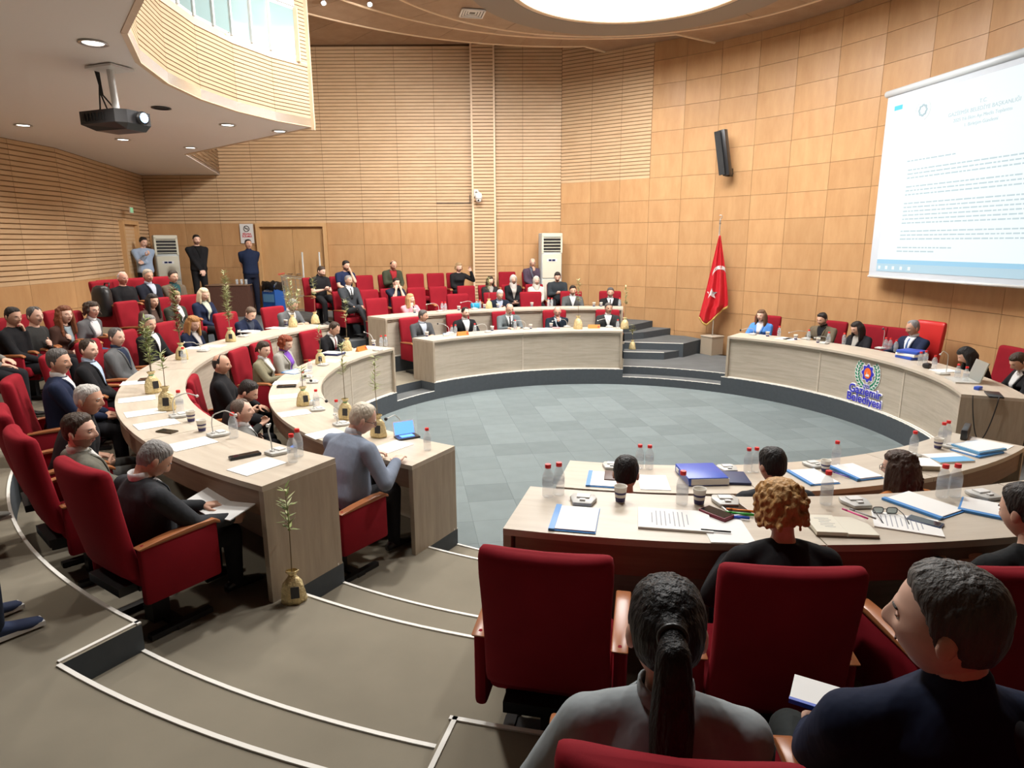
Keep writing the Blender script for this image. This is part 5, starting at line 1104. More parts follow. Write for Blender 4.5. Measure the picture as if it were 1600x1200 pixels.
# ---- olive saplings in gold foil bags
M_GOLD = mat('gold_foil', (.72, .58, .30), .38, .30, bump=.9, bscale=38, mottle=.15, mscale=30); M_STEM = mat('sapling_stem', (.22, .17, .10), .8)
M_LEAFA = mat('olive_leaf', (.23, .28, .09), .6, mottle=.25, mscale=20); M_LEAFB = mat('olive_leaf_pale', (.42, .44, .22), .6, mottle=.2, mscale=20); M_TAGK = mat('black_tag', (.03, .03, .032), .4)
M_RIB = mat('green_ribbon', (.03, .35, .15), .5); M_REDLF = mat('red_leaf', (.22, .02, .02), .6)
def sapling(px, py, z, top_y, label, dense=1.0, pale=False, spread=.07, tag_=True, red=False, lean=0, bs=1.0):
    p = atz(px, py, z); rn = random.Random(int(px*7+py)); d = math.hypot(p[0]-CAM[0], p[1]-CAM[1]); H = max(.25, min(1.1, (py-top_y)*d/FPX*1.02))
    cam_a = math.atan2(CAM[1]-p[1], CAM[0]-p[0]); t = thing('olive_sapling', label, 'potted plant', (p[0], p[1], z+.001), cam_a+math.pi/2+rn.uniform(-.4, .4), 'olive saplings in gold foil bags')
    b = MB(); n = 16; vs = []; prof = [(.058, 0), (.064, .02), (.060, .08), (.048, .13), (.026, .165), (.018, .175), (.024, .190), (.034, .205), (.030, .21)]
    for r_, h in prof:
        for k in range(n):
            q = 2*math.pi*k/n; w = 1+.10*math.sin(5*q+h*30+px)+.06*math.sin(9*q)
            vs.append((r_*bs*1.15*w*math.cos(q), r_*bs*.8*w*math.sin(q), h*bs))
    b.add(vs, [(i*n+j, i*n+(j+1) % n, (i+1)*n+(j+1) % n, (i+1)*n+j) for i in range(len(prof)-1) for j in range(n)]+[tuple(range(n-1, -1, -1))])
    bag = b.build('foil_bag', M_GOLD, t, True)
    b = MB(); b.tube([(.021*bs*math.cos(q), .017*bs*math.sin(q), .175*bs) for q in np.linspace(0, 2*math.pi, 13)[:-1]], .004, 5, 0, True); b.build('ribbon', M_RIB if rn.random() > .5 else M_GOLD, bag)
    if tag_: b = MB(); b.box((.012, -.052*bs, .085*bs), (.05*bs, .006, .07*bs), 0, Matrix.Rotation(R(-8), 3, 'X')); b.build('printed_tag', M_TAGK, bag)
    b = MB(); lv = MB(); nst = 1 if dense < 1 else 3
    for s in range(nst):
        tip = V((rn.uniform(-1, 1)*spread*1.7*(s > 0)+lean, rn.uniform(-1, 1)*spread*1.7*(s > 0), H*(1 if s == 0 else rn.uniform(.75, .97)))); base = V((0, 0, .17*bs)); mid = base.lerp(tip, .5)+V((rn.uniform(-.02, .02), rn.uniform(-.02, .02), 0))
        pts = [base, base.lerp(mid, .5), mid, mid.lerp(tip, .5), tip]; b.tube(pts, [.004, .0036, .003, .0024, .0015], 5)
        nl = int((34 if nst == 1 else 30)*max(.8, dense)*(H/.5))
        for k in range(nl):
            u = rn.uniform(.22 if nst > 1 else .45, 1.0); i = min(3, int(u*4)); c = pts[i].lerp(pts[i+1], u*4-i); az = rn.uniform(0, 6.28); el = rn.uniform(-.15, .85); L = rn.uniform(.045, .075)*(1+.03*d); wd = rn.uniform(.013, .019)*(1+.04*d)
            dv = V((math.cos(az)*math.cos(el), math.sin(az)*math.cos(el), math.sin(el))); sd = dv.cross(V((0, 0, 1))).normalized()*wd/2; up = sd.cross(dv).normalized()*.003
            o0 = [c, c+dv*L*.35+sd+up, c+dv*L, c+dv*L*.35-sd+up, c+dv*L*.4-up*.5]
            lv.add([tuple(q) for q in o0], [(0, 1, 2, 4), (0, 4, 2, 3)], 2 if red and rn.random() < .5 else (1 if (pale or rn.random() < .35) else 0))
    b.build('stem', M_STEM, t); x = lv.build('leaves', [M_LEAFA, M_LEAFB, M_REDLF], t); x['kind'] = 'stuff'
    return t
Z2_, Z1_ = 1.36, 1.06
# left, second desk
for a in ((282, 644, Z2_, 'beside the two gold bags on the left second desk'), (366, 684, Z2_, 'next to the middle microphone on the left second desk'), (458, 722, Z2_, 'nearer one of the pair at left second desk end'), (467, 713, Z2_, 'farther one of the pair at left second desk end'),
          (288, 567, Z2_, 'in front of the third gold bag on left second desk'), (485, 584, Z1_, 'behind the black foam microphones on left front desk'), (474, 604, Z1_, 'in front of the black foam microphones on left front desk'), (495, 636, Z1_, 'beside the tissue pack on left front desk'),
          (527, 654, Z1_, 'just left of the tweed jacket man'), (668, 703, Z1_, 'at the left front desk end by the glowing tablet'), (596, 542, Z1_, 'left one of pair at far end of left front desk'), (603, 541, Z1_, 'right one of pair at far end of left front desk'),
          (706, 524, Z1_, 'left one of pair before the bearded man in black suit'), (712, 523, Z1_, 'right one of pair before the bearded man in black suit'), (742, 521, Z1_, 'alone right of the first name plate'), (805, 515, Z1_, 'in front of the bald man in grey suit'),
          (965, 514, Z1_, 'at the right end of far front desk'), (691, 486, Z2_, 'left one of pair by first microphone on far second desk'), (696, 486, Z2_, 'right one of pair by first microphone on far second desk'), (745, 482, Z2_, 'left one of pair by the blue bag'), (750, 482, Z2_, 'right one of pair by the blue bag'),
          (857, 479, Z2_, 'left one of pair before the grey blazer man'), (862, 479, Z2_, 'right one of pair before the grey blazer man'), (968, 479, Z2_, 'at the right end of far second desk'),
          (1217, 526, Z1_, 'beside woman in blue blazer'), (1263, 532, Z1_, 'left of the olive brown blazer man'), (1294, 536, Z1_, 'right of the olive brown blazer man'), (1318, 538, Z1_, 'before the woman looking down at presidium'), (1383, 546, Z1_, 'first of three left of blue binders'),
          (1390, 547, Z1_, 'second of three left of blue binders'), (1399, 550, Z1_, 'third of three left of blue binders'), (1437, 571, Z1_, 'left one of pair right of blue binders'), (1445, 569, Z1_, 'right one of pair right of blue binders'), (1459, 577, Z1_, 'beside the black pouch on presidium'),
          (1495, 592, Z1_, 'left one of pair beside silver laptop'), (1508, 597, Z1_, 'right one of pair beside silver laptop'), (999, 732, Z1_, 'left one of pair behind black haired man, front right desk'), (1014, 733, Z1_, 'right one of pair behind black haired man, front right desk'),
          (1168, 738, Z1_, 'left one of pair by navy notebook'), (1180, 737, Z1_, 'right one of pair by navy notebook'), (1305, 726, Z1_, 'beside paper cup in middle of front right desk'), (1426, 709, Z1_, 'right of the wavy haired woman'), (1471, 694, Z1_, 'left one of pair at far end of front right desk'), (1478, 691, Z1_, 'right one of pair at far end of front right desk'),
          (856, 776, Z2_, 'left one of pair at left end of nearest desk'), (873, 773, Z2_, 'right one of pair at left end of nearest desk'), (1065, 788, Z2_, 'in middle of nearest desk beside the second cup'), (1290, 788, Z2_, 'right of the golden haired woman'), (1471, 777, Z2_, 'left one of pair at right of nearest desk'), (1490, 776, Z2_, 'right one of pair at right of nearest desk')): bottle(*a)
for a in ((299, 659, Z2_, 'left one of two on left second desk'), (316, 674, Z2_, 'right one of two on left second desk'), (447, 508, Z2_, 'beside gold bag of the writing grey bearded man'), (584, 540, Z1_, 'at far end of left front desk'), (667, 526, Z1_, 'at left end of far front desk'),
          (769, 517, Z1_, 'left of the bald man in grey suit'), (829, 514, Z1_, 'between two bald men on far front desk'), (861, 512, Z1_, 'by pink paper on far front desk'), (717, 485, Z2_, 'before an empty chair on far second desk, left'), (757, 482, Z2_, 'left of gold bag on far second desk'), (778, 481, Z2_, 'right of gold bag on far second desk'),
          (831, 479, Z2_, 'before an empty chair on far second desk, right'), (928, 479, Z2_, 'left one of two at right of far second desk'), (939, 479, Z2_, 'right one of two at right of far second desk'), (648, 489, Z2_, 'before the woman in pink blazer'), (1199, 526, Z1_, 'before woman in blue blazer'), (1243, 531, Z1_, 'left on presidium by the second microphone'),
          (1278, 536, Z1_, 'before the olive brown blazer man'), (1289, 737, Z1_, 'in middle of front right desk'), (1465, 701, Z1_, 'at far end of front right desk'), (969, 784, Z2_, 'left one of two on nearest desk'), (1092, 788, Z2_, 'right one of two on nearest desk')): cup(*a)
mic(280, 651, Z2_, 'beside the gold bags on left second desk', (308, 619)); mic(341, 680, Z2_, 'in the middle of left second desk', (368, 649)); mic(433, 708, Z2_, 'at the end of left second desk', (418, 665))
mic(318, 549, Z2_, 'before the ginger blond woman', (288, 535), .12); mic(380, 526, Z2_, 'before the bending man in navy suit', (372, 517), .12)
mic(489, 598, Z1_, 'nearer of two before khaki jacket woman', (486, 595), .13, True); mic(480, 590, Z1_, 'farther of two before khaki jacket woman', (477, 588), .13, True); mic(496, 641, Z1_, 'under the bottle by tissue pack', (510, 627), .17, True)
mic(533, 664, Z1_, 'left of tweed jacket man', (522, 648), .10); mic(631, 670, Z1_, 'in front of tweed jacket man', (603, 655), .17, True); mic(590, 548, Z1_, 'at far end of left front desk', (569, 519)); mic(505, 571, Z1_, 'by red leaved sapling', (500, 560), .12, True)
mic(703, 521, Z1_, 'before man in grey suit turned aside', (684, 506), .17, True); mic(762, 519, Z1_, 'left of the bald man in grey suit', (742, 510), .2); mic(822, 514, Z1_, 'before the bald man in grey suit', (800, 503), .2, True); mic(886, 511, Z1_, 'before the bald man in navy suit', (863, 502), .2); mic(952, 511, Z1_, 'before grey haired man in open white collar', (934, 501), .2)
mic(687, 487, Z2_, 'left on far second desk', (666, 476), .2); mic(741, 483, Z2_, 'by the blue bag on far second desk', (720, 473), .2)
mic(1176, 523, Z1_, 'before woman in blue blazer', (1157, 516), .15, True); mic(1260, 530, Z1_, 'left on presidium', (1233, 520), .18); mic(1288, 537, Z1_, 'before the olive brown blazer man', (1273, 528), .15); mic(1376, 545, Z1_, 'before the empty presidium chair', (1380, 514), .35, True); mic(1473, 585, Z1_, 'beside the black pouch on presidium', (1469, 554), .34)
for a in ((956, 730, Z1_, 'behind black haired man on front right desk'), (1137, 734, Z1_, 'beside navy notebook'), (1272, 728, Z1_, 'left of cup in middle of front right desk'), (1421, 713, Z1_, 'right of wavy haired woman'), (911, 784, Z2_, 'beside bottle pair at left of nearest desk'), (1134, 786, Z2_, 'beside coloured markers'), (1337, 788, Z2_, 'behind the open notebook'), (1537, 776, Z2_, 'at right of nearest desk'), (1490, 700, Z1_, 'at far end of front right desk')): mic(*a)
for a in ((215, 598, Z2_, 'under the first phone on left second desk'), (214, 624, Z2_, 'left of the first gold bag'), (227, 645, Z2_, 'left of the second gold bag'), (245, 663, Z2_, 'left of the first microphone on left second desk'), (299, 694, Z2_, 'left of the middle microphone on left second desk'), (402, 729, Z2_, 'beside the black recorder at desk end'),
          (308, 544, Z2_, 'before the ginger blond woman'), (333, 541, Z2_, 'right of the ginger blond woman'), (576, 543, Z1_, 'at far end of left front desk'), (515, 564, Z1_, 'before the writing man with red tie'), (447, 598, Z1_, 'under the black devices'), (444, 620, Z1_, 'left of gold bag on left front desk'), (460, 646, Z1_, 'left of the tissue pack'), (508, 678, Z1_, 'at left elbow of tweed jacket man'), (613, 698, Z1_, 'under the hand of tweed jacket man'),
          (791, 517, Z1_, 'before the bald man in grey suit'), (849, 514, Z1_, 'between the two bald men'), (947, 514, Z1_, 'before grey haired man in open collar'), (1225, 529, Z1_, 'left one near second presidium microphone'), (1236, 530, Z1_, 'right one near second presidium microphone'), (1021, 754, Z1_, 'beside the first black haired man'), (1545, 694, Z1_, 'at far right end of front right desk'), (1134, 828, Z2_, 'under the phone and red wallet')): paper(*a)
paper(432, 513, Z2_, 'spread before the writing grey bearded man', 0, 6); paper(1476, 580, Z1_, 'beside the last presidium microphone', 10, 8); paper(1053, 814, Z2_, 'with curled corner on nearest desk', 86, 9, True, (.25, .36)); paper(1416, 819, Z2_, 'under the navy phone', 60, 4, True)
M_BLU = mat('folder_blue', (.05, .25, .62), .4); M_BLU2 = mat('binder_blue', (.03, .09, .50), .4); M_NVY = mat('notebook_navy', (.02, .03, .10), .6); M_SKY = mat('booklet_blue', (.16, .42, .70), .5)
def folder(px, py, z, label, drz, size=(.23, .31), th=.012):
    return slab('document_folder', label, 'folder', px, py, z, (size[0], size[1], th*.4), radial_rz(px, py, z)+drz, M_BLU, 'blue document folders', 0, [('sheets', (.012, 0, th*.65), (size[0]-.03, size[1]-.02, th*.5), M_WHITE), ('spine', (-size[0]/2+.012, 0, th*.55), (.03, size[1], th), M_BLU)])
folder(899, 812, Z2_, 'blue folder with white sheets at left of nearest desk', 0); folder(943, 750, Z1_, 'blue edged folder left of first black haired man', 0); folder(1269, 746, Z1_, 'blue folder right of second black haired man', 0); folder(1335, 739, Z1_, 'thick blue folder left of wavy haired woman', 0, th=.02)
folder(1526, 706, Z1_, 'lower blue folder of the stack at front right desk', 80, th=.014); folder(1442, 790, Z2_, 'blue folder behind the navy phone', 20); folder(1555, 799, Z2_, 'clear blue folder at right of nearest desk', 40); folder(463, 581, Z1_, 'blue folder before red haired woman', 60)
p = atz(1530, 703, Z1_); t = slab('document_folder', 'upper blue folder of the stack at front right desk', 'folder', 1528, 704, Z1_, (.24, .31, .02), radial_rz(1526, 703, Z1_)+76, M_SKY, 'blue document folders', 0, [('sheets', (0, 0, .022), (.21, .28, .004), M_WHITE)], .018)
slab('ring_binder', 'large royal blue ring binder on front right desk', 'binder', 1095, 747, Z1_, (.29, .32, .06), radial_rz(1095, 747, Z1_)+4, M_BLU2, None, .006, [('label_patch', (-.148, .09, .03), (.004, .06, .03), M_WHITE), ('pages', (.012, 0, .03), (.272, .325, .045), M_WHITE)])
slab('notebook', 'closed navy notebook beside large blue binder', 'notebook', 1148, 749, Z1_, (.18, .24, .02), radial_rz(1148, 749, Z1_)-8, M_NVY, None, .004)
slab('wallet', 'brown leather wallet beside first black haired man', 'wallet', 955, 746, Z1_, (.10, .19, .02), radial_rz(955, 746, Z1_), mat('brown_leather', (.09, .045, .035), .5), None, .006)
slab('booklet', 'blue and white booklet right of wavy haired woman', 'booklet', 1480, 717, Z1_, (.21, .30, .012), radial_rz(1480, 717, Z1_)+70, M_WHITE, None, 0, [('cover_band', (-.05, 0, .013), (.11, .30, .002), M_SKY)])
slab('book', 'thick book half hidden behind wavy haired woman', 'book', 1433, 729, Z1_, (.18, .24, .035), radial_rz(1433, 729, Z1_)+60, mat('book_cover', (.45, .42, .33), .6), None, .004, [('top_sheet', (0, 0, .038), (.2, .26, .004), M_WHITE)])
slab('name_board', 'black name board at far end of front right desk', 'name board', 1508, 682, Z1_, (.30, .05, .09), radial_rz(1508, 682, Z1_)+12, M_BLACKP, None, .008)
t = slab('notebook', 'open handwritten notebook on nearest desk', 'notebook', 1312, 826, Z2_, (.29, .21, .006), radial_rz(1312, 826, Z2_)-8, mat('notebook_cover', (.20, .17, .12), .6), None, 0, [('left_page', (-.073, 0, .016), (.140, .205, .018), mat('cream_page', (.70, .67, .56), .7)), ('right_page', (.073, 0, .013), (.140, .205, .012), MATS['cream_page'])]+[('handwriting', (-.07+.01*(k % 2), .06-.02*k, .0255), (.07-.01*(k % 3), .003, .0006), M_INK) for k in range(6)])
for px, py, c, nm, lb in ((1158, 801, (.85, .20, .02), 'marker', 'orange marker beside golden haired woman'), (1157, 806, (.05, .42, .06), 'marker', 'green marker beside golden haired woman'), (1150, 811, (.03, .10, .62), 'marker', 'blue marker beside golden haired woman'), (1336, 814, (.80, .08, .30), 'pen', 'pink pen on the open notebook'), (1348, 814, (.35, .35, .35), 'pen', 'silver pen on the open notebook'), (1314, 744, (.15, .08, .45), 'pen', 'violet pen in middle of front right desk'), (1120, 833, (.01, .01, .012), 'pen', 'black pen at the edge of the stacked papers')):
    p = atz(px, py, Z2_ if py > 780 else Z1_); t = thing(nm, lb, nm, (p[0], p[1], p[2]+.012+(.026 if 'notebook' in lb else 0)), R({'marker': 165, 'pen': 118}[nm]+(50 if 'black' in lb else 0))); rr = .007 if nm == 'marker' else .0045
    b = MB(); b.tube([(-.065, 0, 0), (.045, 0, 0)], rr, 10); b.build('barrel', cmat('pen', c, rough=.35), t, True); b = MB(); b.tube([(.045, 0, 0), (.075, 0, 0)], rr*1.1, 10); b.build('pen_cap', cmat('pen', tuple(v*.7 for v in c), rough=.35), t, True)
p = atz(1382, 804, Z2_); t = thing('eyeglasses', 'folded open black eyeglasses lying on nearest desk', 'eyeglasses', (p[0], p[1], Z2_+.024), R(174)); b = MB()
for s in (-1, 1):
    b.tube([(s*.034+.026*math.copysign(abs(math.cos(q))**.6, math.cos(q)), 0, .017*math.copysign(abs(math.sin(q))**.6, math.sin(q))) for q in np.linspace(0, 2*math.pi, 17)[:-1]], .0024, 6, 0, True)
b.tube([(-.009, 0, .006), (0, .002, .009), (.009, 0, .006)], .002, 6); b.build('frame', M_BLACKP, t, True)
for s in (-1, 1): b = MB(); b.tube([(s*.061, 0, .008), (s*.066, .05, .004), (s*.064, .10, -.008), (s*.060, .135, -.020)], .0024, 6); b.build('temple', M_BLACKP, t, True)
b = MB(); b.box((-.034, 0, 0), (.046, .0015, .03)); b.box((.034, 0, 0), (.046, .0015, .03)); b.build('lenses', M_GLASS, t)
phone(223, 594, Z2_, 'black phone near the grey suit man', 20); phone(261, 675, Z2_, 'brown cased phone on left second desk', 70, mat('brown_case', (.07, .045, .02), .35)); phone(383, 714, Z2_, 'long black voice recorder at left second desk end', 128, M_BLACKP, (.06, .2, .018)); phone(448, 605, Z1_, 'black device on papers before khaki jacket woman', 100, M_BLACKP, (.08, .22, .025))
phone(1119, 806, Z2_, 'dark phone lying on red wallet case', 36, mat('red_case', (.20, .012, .03), .4), (.085, .16, .022)); phone(1445, 817, Z2_, 'navy blue phone on papers of nearest desk', 42, mat('navy_case', (.02, .05, .14), .3)); phone(1146, 795, Z2_, 'small white tablet behind coloured markers', 10, M_WPLAS, (.12, .2, .01))
M_GLOW = mat('tablet_screen', (.05, .12, .5), .2, emit=(.12, .32, 1), es=1.6)
p = atz(636, 684, Z1_); t = thing('folding_tablet', 'folding tablet with glowing blue screen before tweed jacket man', 'tablet', (p[0], p[1], Z1_+.001), R(30)); b = MB(); b.box((0, 0, .008), (.20, .13, .016)); b.build('base', M_BLACKP, t); b = MB(); b.box((0, .075, .075), (.20, .012, .13), 0, Matrix.Rotation(R(-18), 3, 'X')); b.build('lid', M_WPLAS, t); b = MB(); b.box((0, .067, .075), (.18, .004, .11), 0, Matrix.Rotation(R(-18), 3, 'X')); b.box((0, 0, .018), (.12, .07, .003)); b.build('screen', M_GLOW, t)
M_PLATE = mat('name_plate_gold', (.50, .20, .035), .35, .2)
for px, py, z, lb in ((723, 524, Z1_, 'orange gold name plate before balding bearded man'), (928, 513, Z1_, 'orange gold name plate before grey haired man in open collar'), (565, 548, Z1_, 'tan name plate at far end of left front desk')):
    p = atz(px, py, z); a = math.atan2(p[1], p[0]); t = thing('name_plate', lb, 'name plate', (p[0], p[1], z+.001), a+math.pi/2, 'name plates on the desks'); b = MB(); b.add([(-.12, -.035, 0), (.12, -.035, 0), (.12, .035, 0), (-.12, .035, 0), (-.12, 0, .075), (.12, 0, .075)], [(0, 3, 2, 1), (0, 1, 5, 4), (2, 3, 4, 5), (0, 4, 3), (1, 2, 5)]); b.build('plate', M_PLATE, t)
    b = MB(); b.box((-.09, .02, .037), (.03, .03, .004), 0, Matrix.Rotation(R(-65), 3, 'X')); b.box((-.09, -.02, .037), (.03, .03, .004), 0, Matrix.Rotation(R(65), 3, 'X')); b.build('crest', M_CAP, t)
for px, py, lb in ((484, 633, 'white and blue tissue pack on left front desk'), (697, 525, 'white and blue tissue pack before man turned aside')):
    slab('tissue_pack', lb, 'tissues', px, py, Z1_, (.11, .07, .05), 20, M_WPLAS, None, .012, [('print_band', (0, 0, .026), (.112, .03, .05), M_SKY)])
slab('black_folder', 'black folder under the writing man with red tie', 'folder', 520, 554, Z1_, (.24, .32, .03), radial_rz(520, 554, Z1_), M_NVY, None, .004, [('sheets', (0, 0, .032), (.21, .29, .006), M_WHITE)])
slab('open_notebook', 'white notebook before the bending man in navy suit', 'notebook', 389, 519, Z2_, (.22, .28, .02), radial_rz(389, 519, Z2_), M_WHITE, None, .004); slab('pink_paper', 'pink paper before bald man in navy suit', 'paper', 869, 513, Z1_, (.15, .1, .02), 0, mat('pink_paper', (.72, .30, .32), .7), None, .006)
for k, (c, lb) in enumerate(((M_BLU2, 'bottom blue binder of the pile before grey haired man'), (M_WHITE, 'white document stack in middle of the binder pile'), (M_BLU2, 'top blue binder of the pile before grey haired man'))):
    slab('ring_binder', lb, 'binder', 1424, 560, Z1_, (.30, .30, .04), 12+k*9, c, 'binder pile on the presidium', .006, None, .001+.0415*k)
slab('pouch', 'black pouch on presidium table edge', 'pouch', 1448, 575, Z1_, (.12, .09, .07), 30, M_BLACKP, None, .03)
slab('shopping_bag', 'crumpled bright blue bag on far second desk', 'bag', 743, 482, Z2_, (.22, .12, .12), 20, mat('cyan_bag', (.02, .30, .50), .4, bump=.8, bscale=20), None, .035)
# laptop
la = atz(1517, 604, Z1_); lr = R(-14+90+180); t = thing('laptop', 'open silver laptop at right end of presidium table', 'laptop', (4.17, -.93, Z1_+.001), R(165-90)); b = MB(); b.box((0, .12, .009), (.36, .25, .018)); b.build('keyboard_base', M_GREYP, t); b = MB(); b.box((0, -.045, .135), (.36, .012, .25), 0, Matrix.Rotation(R(16), 3, 'X')); lid = b.build('lid', mat('silver_lid', (.38, .42, .40), .35, .4), t); b = MB(); b.lathe([(.001, 0), (.016, 0), (.016, .003), (.001, .003)], 16); x = b.build('lid_logo', M_GREYP, lid); x.location = (0, -.053, .14); x.rotation_euler = (R(106), 0, 0)
slab('usb_hub', 'small bright blue hub with cables beside laptop', 'hub', 1528, 609, Z1_, (.09, .06, .04), 30, M_BLU2, None, .008); slab('keyboard', 'flat black keyboard tray at presidium end', 'keyboard', 1553, 618, Z1_, (.14, .30, .018), radial_rz(1553, 618, Z1_)+86, M_BLACKP, None, .004)
e = V(pol(3.95+.12, -24.6)); b = MB(); d = V((math.cos(R(-24)), math.sin(R(-24)), 0)); nn = V((math.sin(R(-24)), -math.cos(R(-24)), 0))
pts = []
for q in np.linspace(0, 1, 26):
    ang = math.pi*q; pts.append(e+d*(-.06+.24*q)+nn*.05+V((0, 0, 1.075-.50*math.sin(ang)**.8)))
b.tube(pts, .006, 6); tag(b.build('cable', M_BLACKP, None, True), 'black cable hanging in a loop at presidium table end', 'cable')
# saplings
S = sapling
S(240, 614, Z2_, 513, 'bushy olive sapling in gold bag, first on left second desk', 1.5, False, .09); S(262, 641, Z2_, 560, 'olive sapling in gold bag beside the red capped bottle', .8, False, .05); S(285, 562, Z2_, 460, 'tall leafy olive sapling before the ginger blond woman', 1.5, False, .11, red=True); S(361, 534, Z2_, 436, 'tall upright olive sapling before the bending navy suit man', 1.4, True, .06)
S(458, 511, Z2_, 440, 'olive sapling before the writing grey bearded man', 1.0, True, .09, False); S(493, 506, Z2_, 440, 'thin olive sapling at far end of left second desk', .7, True, .05, False); S(501, 569, Z1_, 515, 'sapling with dark red leaves on left front desk', .8, True, .05, True, True); S(543, 548, Z1_, 470, 'thin olive sapling right of the man with red tie', .7, True, .06, False)
S(475, 634, Z1_, 577, 'small olive sapling beside the tissue pack', .7, True, .04); S(592, 683, Z1_, 556, 'tall olive sapling right of the tweed jacket man', .8, True, .06); S(541, 655, Z1_, 540, 'tall olive sapling behind the head of tweed jacket man', .8, True, .06); S(903, 514, Z1_, 440, 'slim olive sapling left of a gold name plate', .7, True, .03, False, bs=1.25); S(976, 514, Z1_, 450, 'slim olive sapling at right end of far front desk', .7, True, .03, False, bs=1.1)
S(764, 482, Z2_, 436, 'slim olive sapling on far second desk by white haired man', .7, True, .03, False); S(988, 546, .45, 508, 'small sapling in gold bag standing on the steps', .6, True, .02, False); S(460, 940, .60, 748, 'olive sapling in gold bag on floor by left second desk end', .8, False, .04)
# ================================================================== OTHER THINGS
# ---- floor-standing air conditioners
M_ACW = mat('ac_cream', (.66, .64, .52), .45); M_ACS = mat('ac_side', (.52, .56, .56), .45); M_ACD = mat('ac_display', (.02, .03, .10), .2)
def aircon(x, y, z, face, h, label):
    t = thing('air_conditioner', label, 'air conditioner', (x, y, z), R(face+90), 'floor standing air conditioners'); b = MB(); b.box((0, 0, h/2), (.52, .34, h)); me = b.mesh('cabinet', M_ACS); bevel_mesh(me, .02, 2); link('cabinet', me, t)
    for z0, z1, nm in ((.05, h*.42, 'lower_panel'), (h*.43, h*.74, 'upper_panel')):
        b = MB(); b.box((0, -.178, (z0+z1)/2), (.48, .02, z1-z0-.01)); me = b.mesh(nm, M_ACW); bevel_mesh(me, .006, 1); o = link(nm, me, t)
        if nm == 'upper_panel':
            b = MB(); b.box((0, -.19, h*.66), (.26, .006, .07)); d = b.build('display', M_WPLAS, o); b = MB(); b.box((-.05, -.194, h*.66), (.07, .004, .045)); b.box((.04, -.194, h*.66), (.08, .004, .045)); b.build('display_digits', M_ACD, o)
    b = MB(); b.box((0, -.172, h*.86), (.44, .02, h*.19)); b.build('outlet_recess', M_BLACKP, t)
    for k in range(5): b = MB(); b.box((0, -.183, h*(.78+.04*k)), (.44, .035, .014), 0, Matrix.Rotation(R(25), 3, 'X')); b.build('louvre', M_ACW, t)
    for s in (-1, 1): b = MB(); b.box((s*.24, -.178, h*.86), (.045, .03, h*.22)); b.build('outlet_side', M_ACW, t)
    b = MB(); b.box((0, -.178, h*.975), (.52, .03, h*.045)); b.build('top_cap', M_ACW, t)
aircon(-10.05, 7.75, 1.05, -55, 1.93, 'cream floor standing air conditioner by the left door'); aircon(-.50, 7.85, 1.05, -78, 1.93, 'cream floor standing air conditioner in the right back corner')
# ---- no smoking sign
p = aty(386, 365, YB-.02); t = thing('no_smoking_sign', 'white no smoking notice on the back wall beside the double door', 'sign', (p[0], YB-.025, p[2])); b = MB(); b.box((0, 0, 0), (.34, .012, .48)); b.build('board', M_WPLAS, t)
b = MB(); b.tube([(.07*math.cos(q), -.009, .12+.07*math.sin(q)) for q in np.linspace(0, 2*math.pi, 25)[:-1]], .008, 6, 0, True); b.tube([(-.05, -.009, .17), (.05, -.009, .07)], .007, 6); b.tube([(-.045, -.009, .12), (.045, -.009, .12)], .006, 6); b.build('prohibition_symbol', M_BLACKP, t)
def label_text(txt, size, par, loc, mtl, rot=(90, 0, 0), align='CENTER', bold=0, name='lettering'):
    me = text_mesh(txt, size, .001, align, bold); me.materials.clear(); me.materials.append(mtl); o = link(name, me, par, loc); o.rotation_euler = tuple(R(v) for v in rot); return o
M_TRED = mat('sign_red', (.55, .02, .05), .5); label_text('SİGARA', .062, t, (0, -.008, -.03), M_TRED, bold=.002); label_text('İÇİLMEZ', .062, t, (0, -.008, -.09), M_TRED, bold=.002)
b = MB(); b.box((0, -.008, -.15), (.2, .002, .006)); b.box((0, -.008, -.175), (.16, .002, .006)); b.build('small_print', M_INK, t)
# ---- exit sign
p = (-10.07, 6.5, 3.52); t = thing('exit_sign', 'small green exit sign over the left door', 'sign', p, R(-257)); b = MB(); b.box((0, 0, 0), (.20, .02, .13)); b.build('housing', M_WPLAS, t); b = MB(); b.box((0, -.012, 0), (.17, .006, .10)); b.build('panel', mat('exit_green', (.15, .42, .20), .4, emit=(.25, .7, .35), es=.5), t); b = MB(); b.ell((.0, -.017, .03), (.012, .003, .012), 8); b.tube([(0, -.017, .015), (-.01, -.017, -.015), (.015, -.017, -.04)], .007, 5); b.tube([(-.01, -.017, -.012), (-.04, -.017, -.03)], .007, 5); b.build('running_figure', M_WPLAS, t)
# ---- dome camera on the pilaster and its cable duct
t = thing('security_camera', 'white dome security camera on the striped pilaster', 'camera', (-2.27, YB-.18, 3.85)); b = MB(); b.box((-.07, .0, .12), (.10, .04, .16)); b.tube([(-.07, -.02, .14), (-.03, -.10, .15), (0, -.14, .12)], .025, 10); b.build('bracket', M_WPLAS, t, False)
b = MB(); b.lathe([(.02, .12), (.07, .10), (.09, .04), (.09, -.02), (.075, -.04)], 20, (0, -.14, 0)); b.build('housing', M_WPLAS, t, True); b = MB(); b.ell((0, -.14, -.05), (.072, .072, .075), 16); dm = b.build('dome', M_WPLAS, t, True); b = MB(); b.ell((0, -.205, -.07), (.022, .015, .022), 10); b.build('lens', M_BLACKP, dm, True)
b = MB(); b.box((-2.92, YB-.012, 3.74), (.86, .02, .025)); b.box((-2.50, YB-.05, 3.84), (.02, .02, .2)); tag(b.build('cable_duct', mat('brown_duct', (.10, .06, .04), .6)), 'thin brown cable duct leading to the dome camera', 'cable duct')
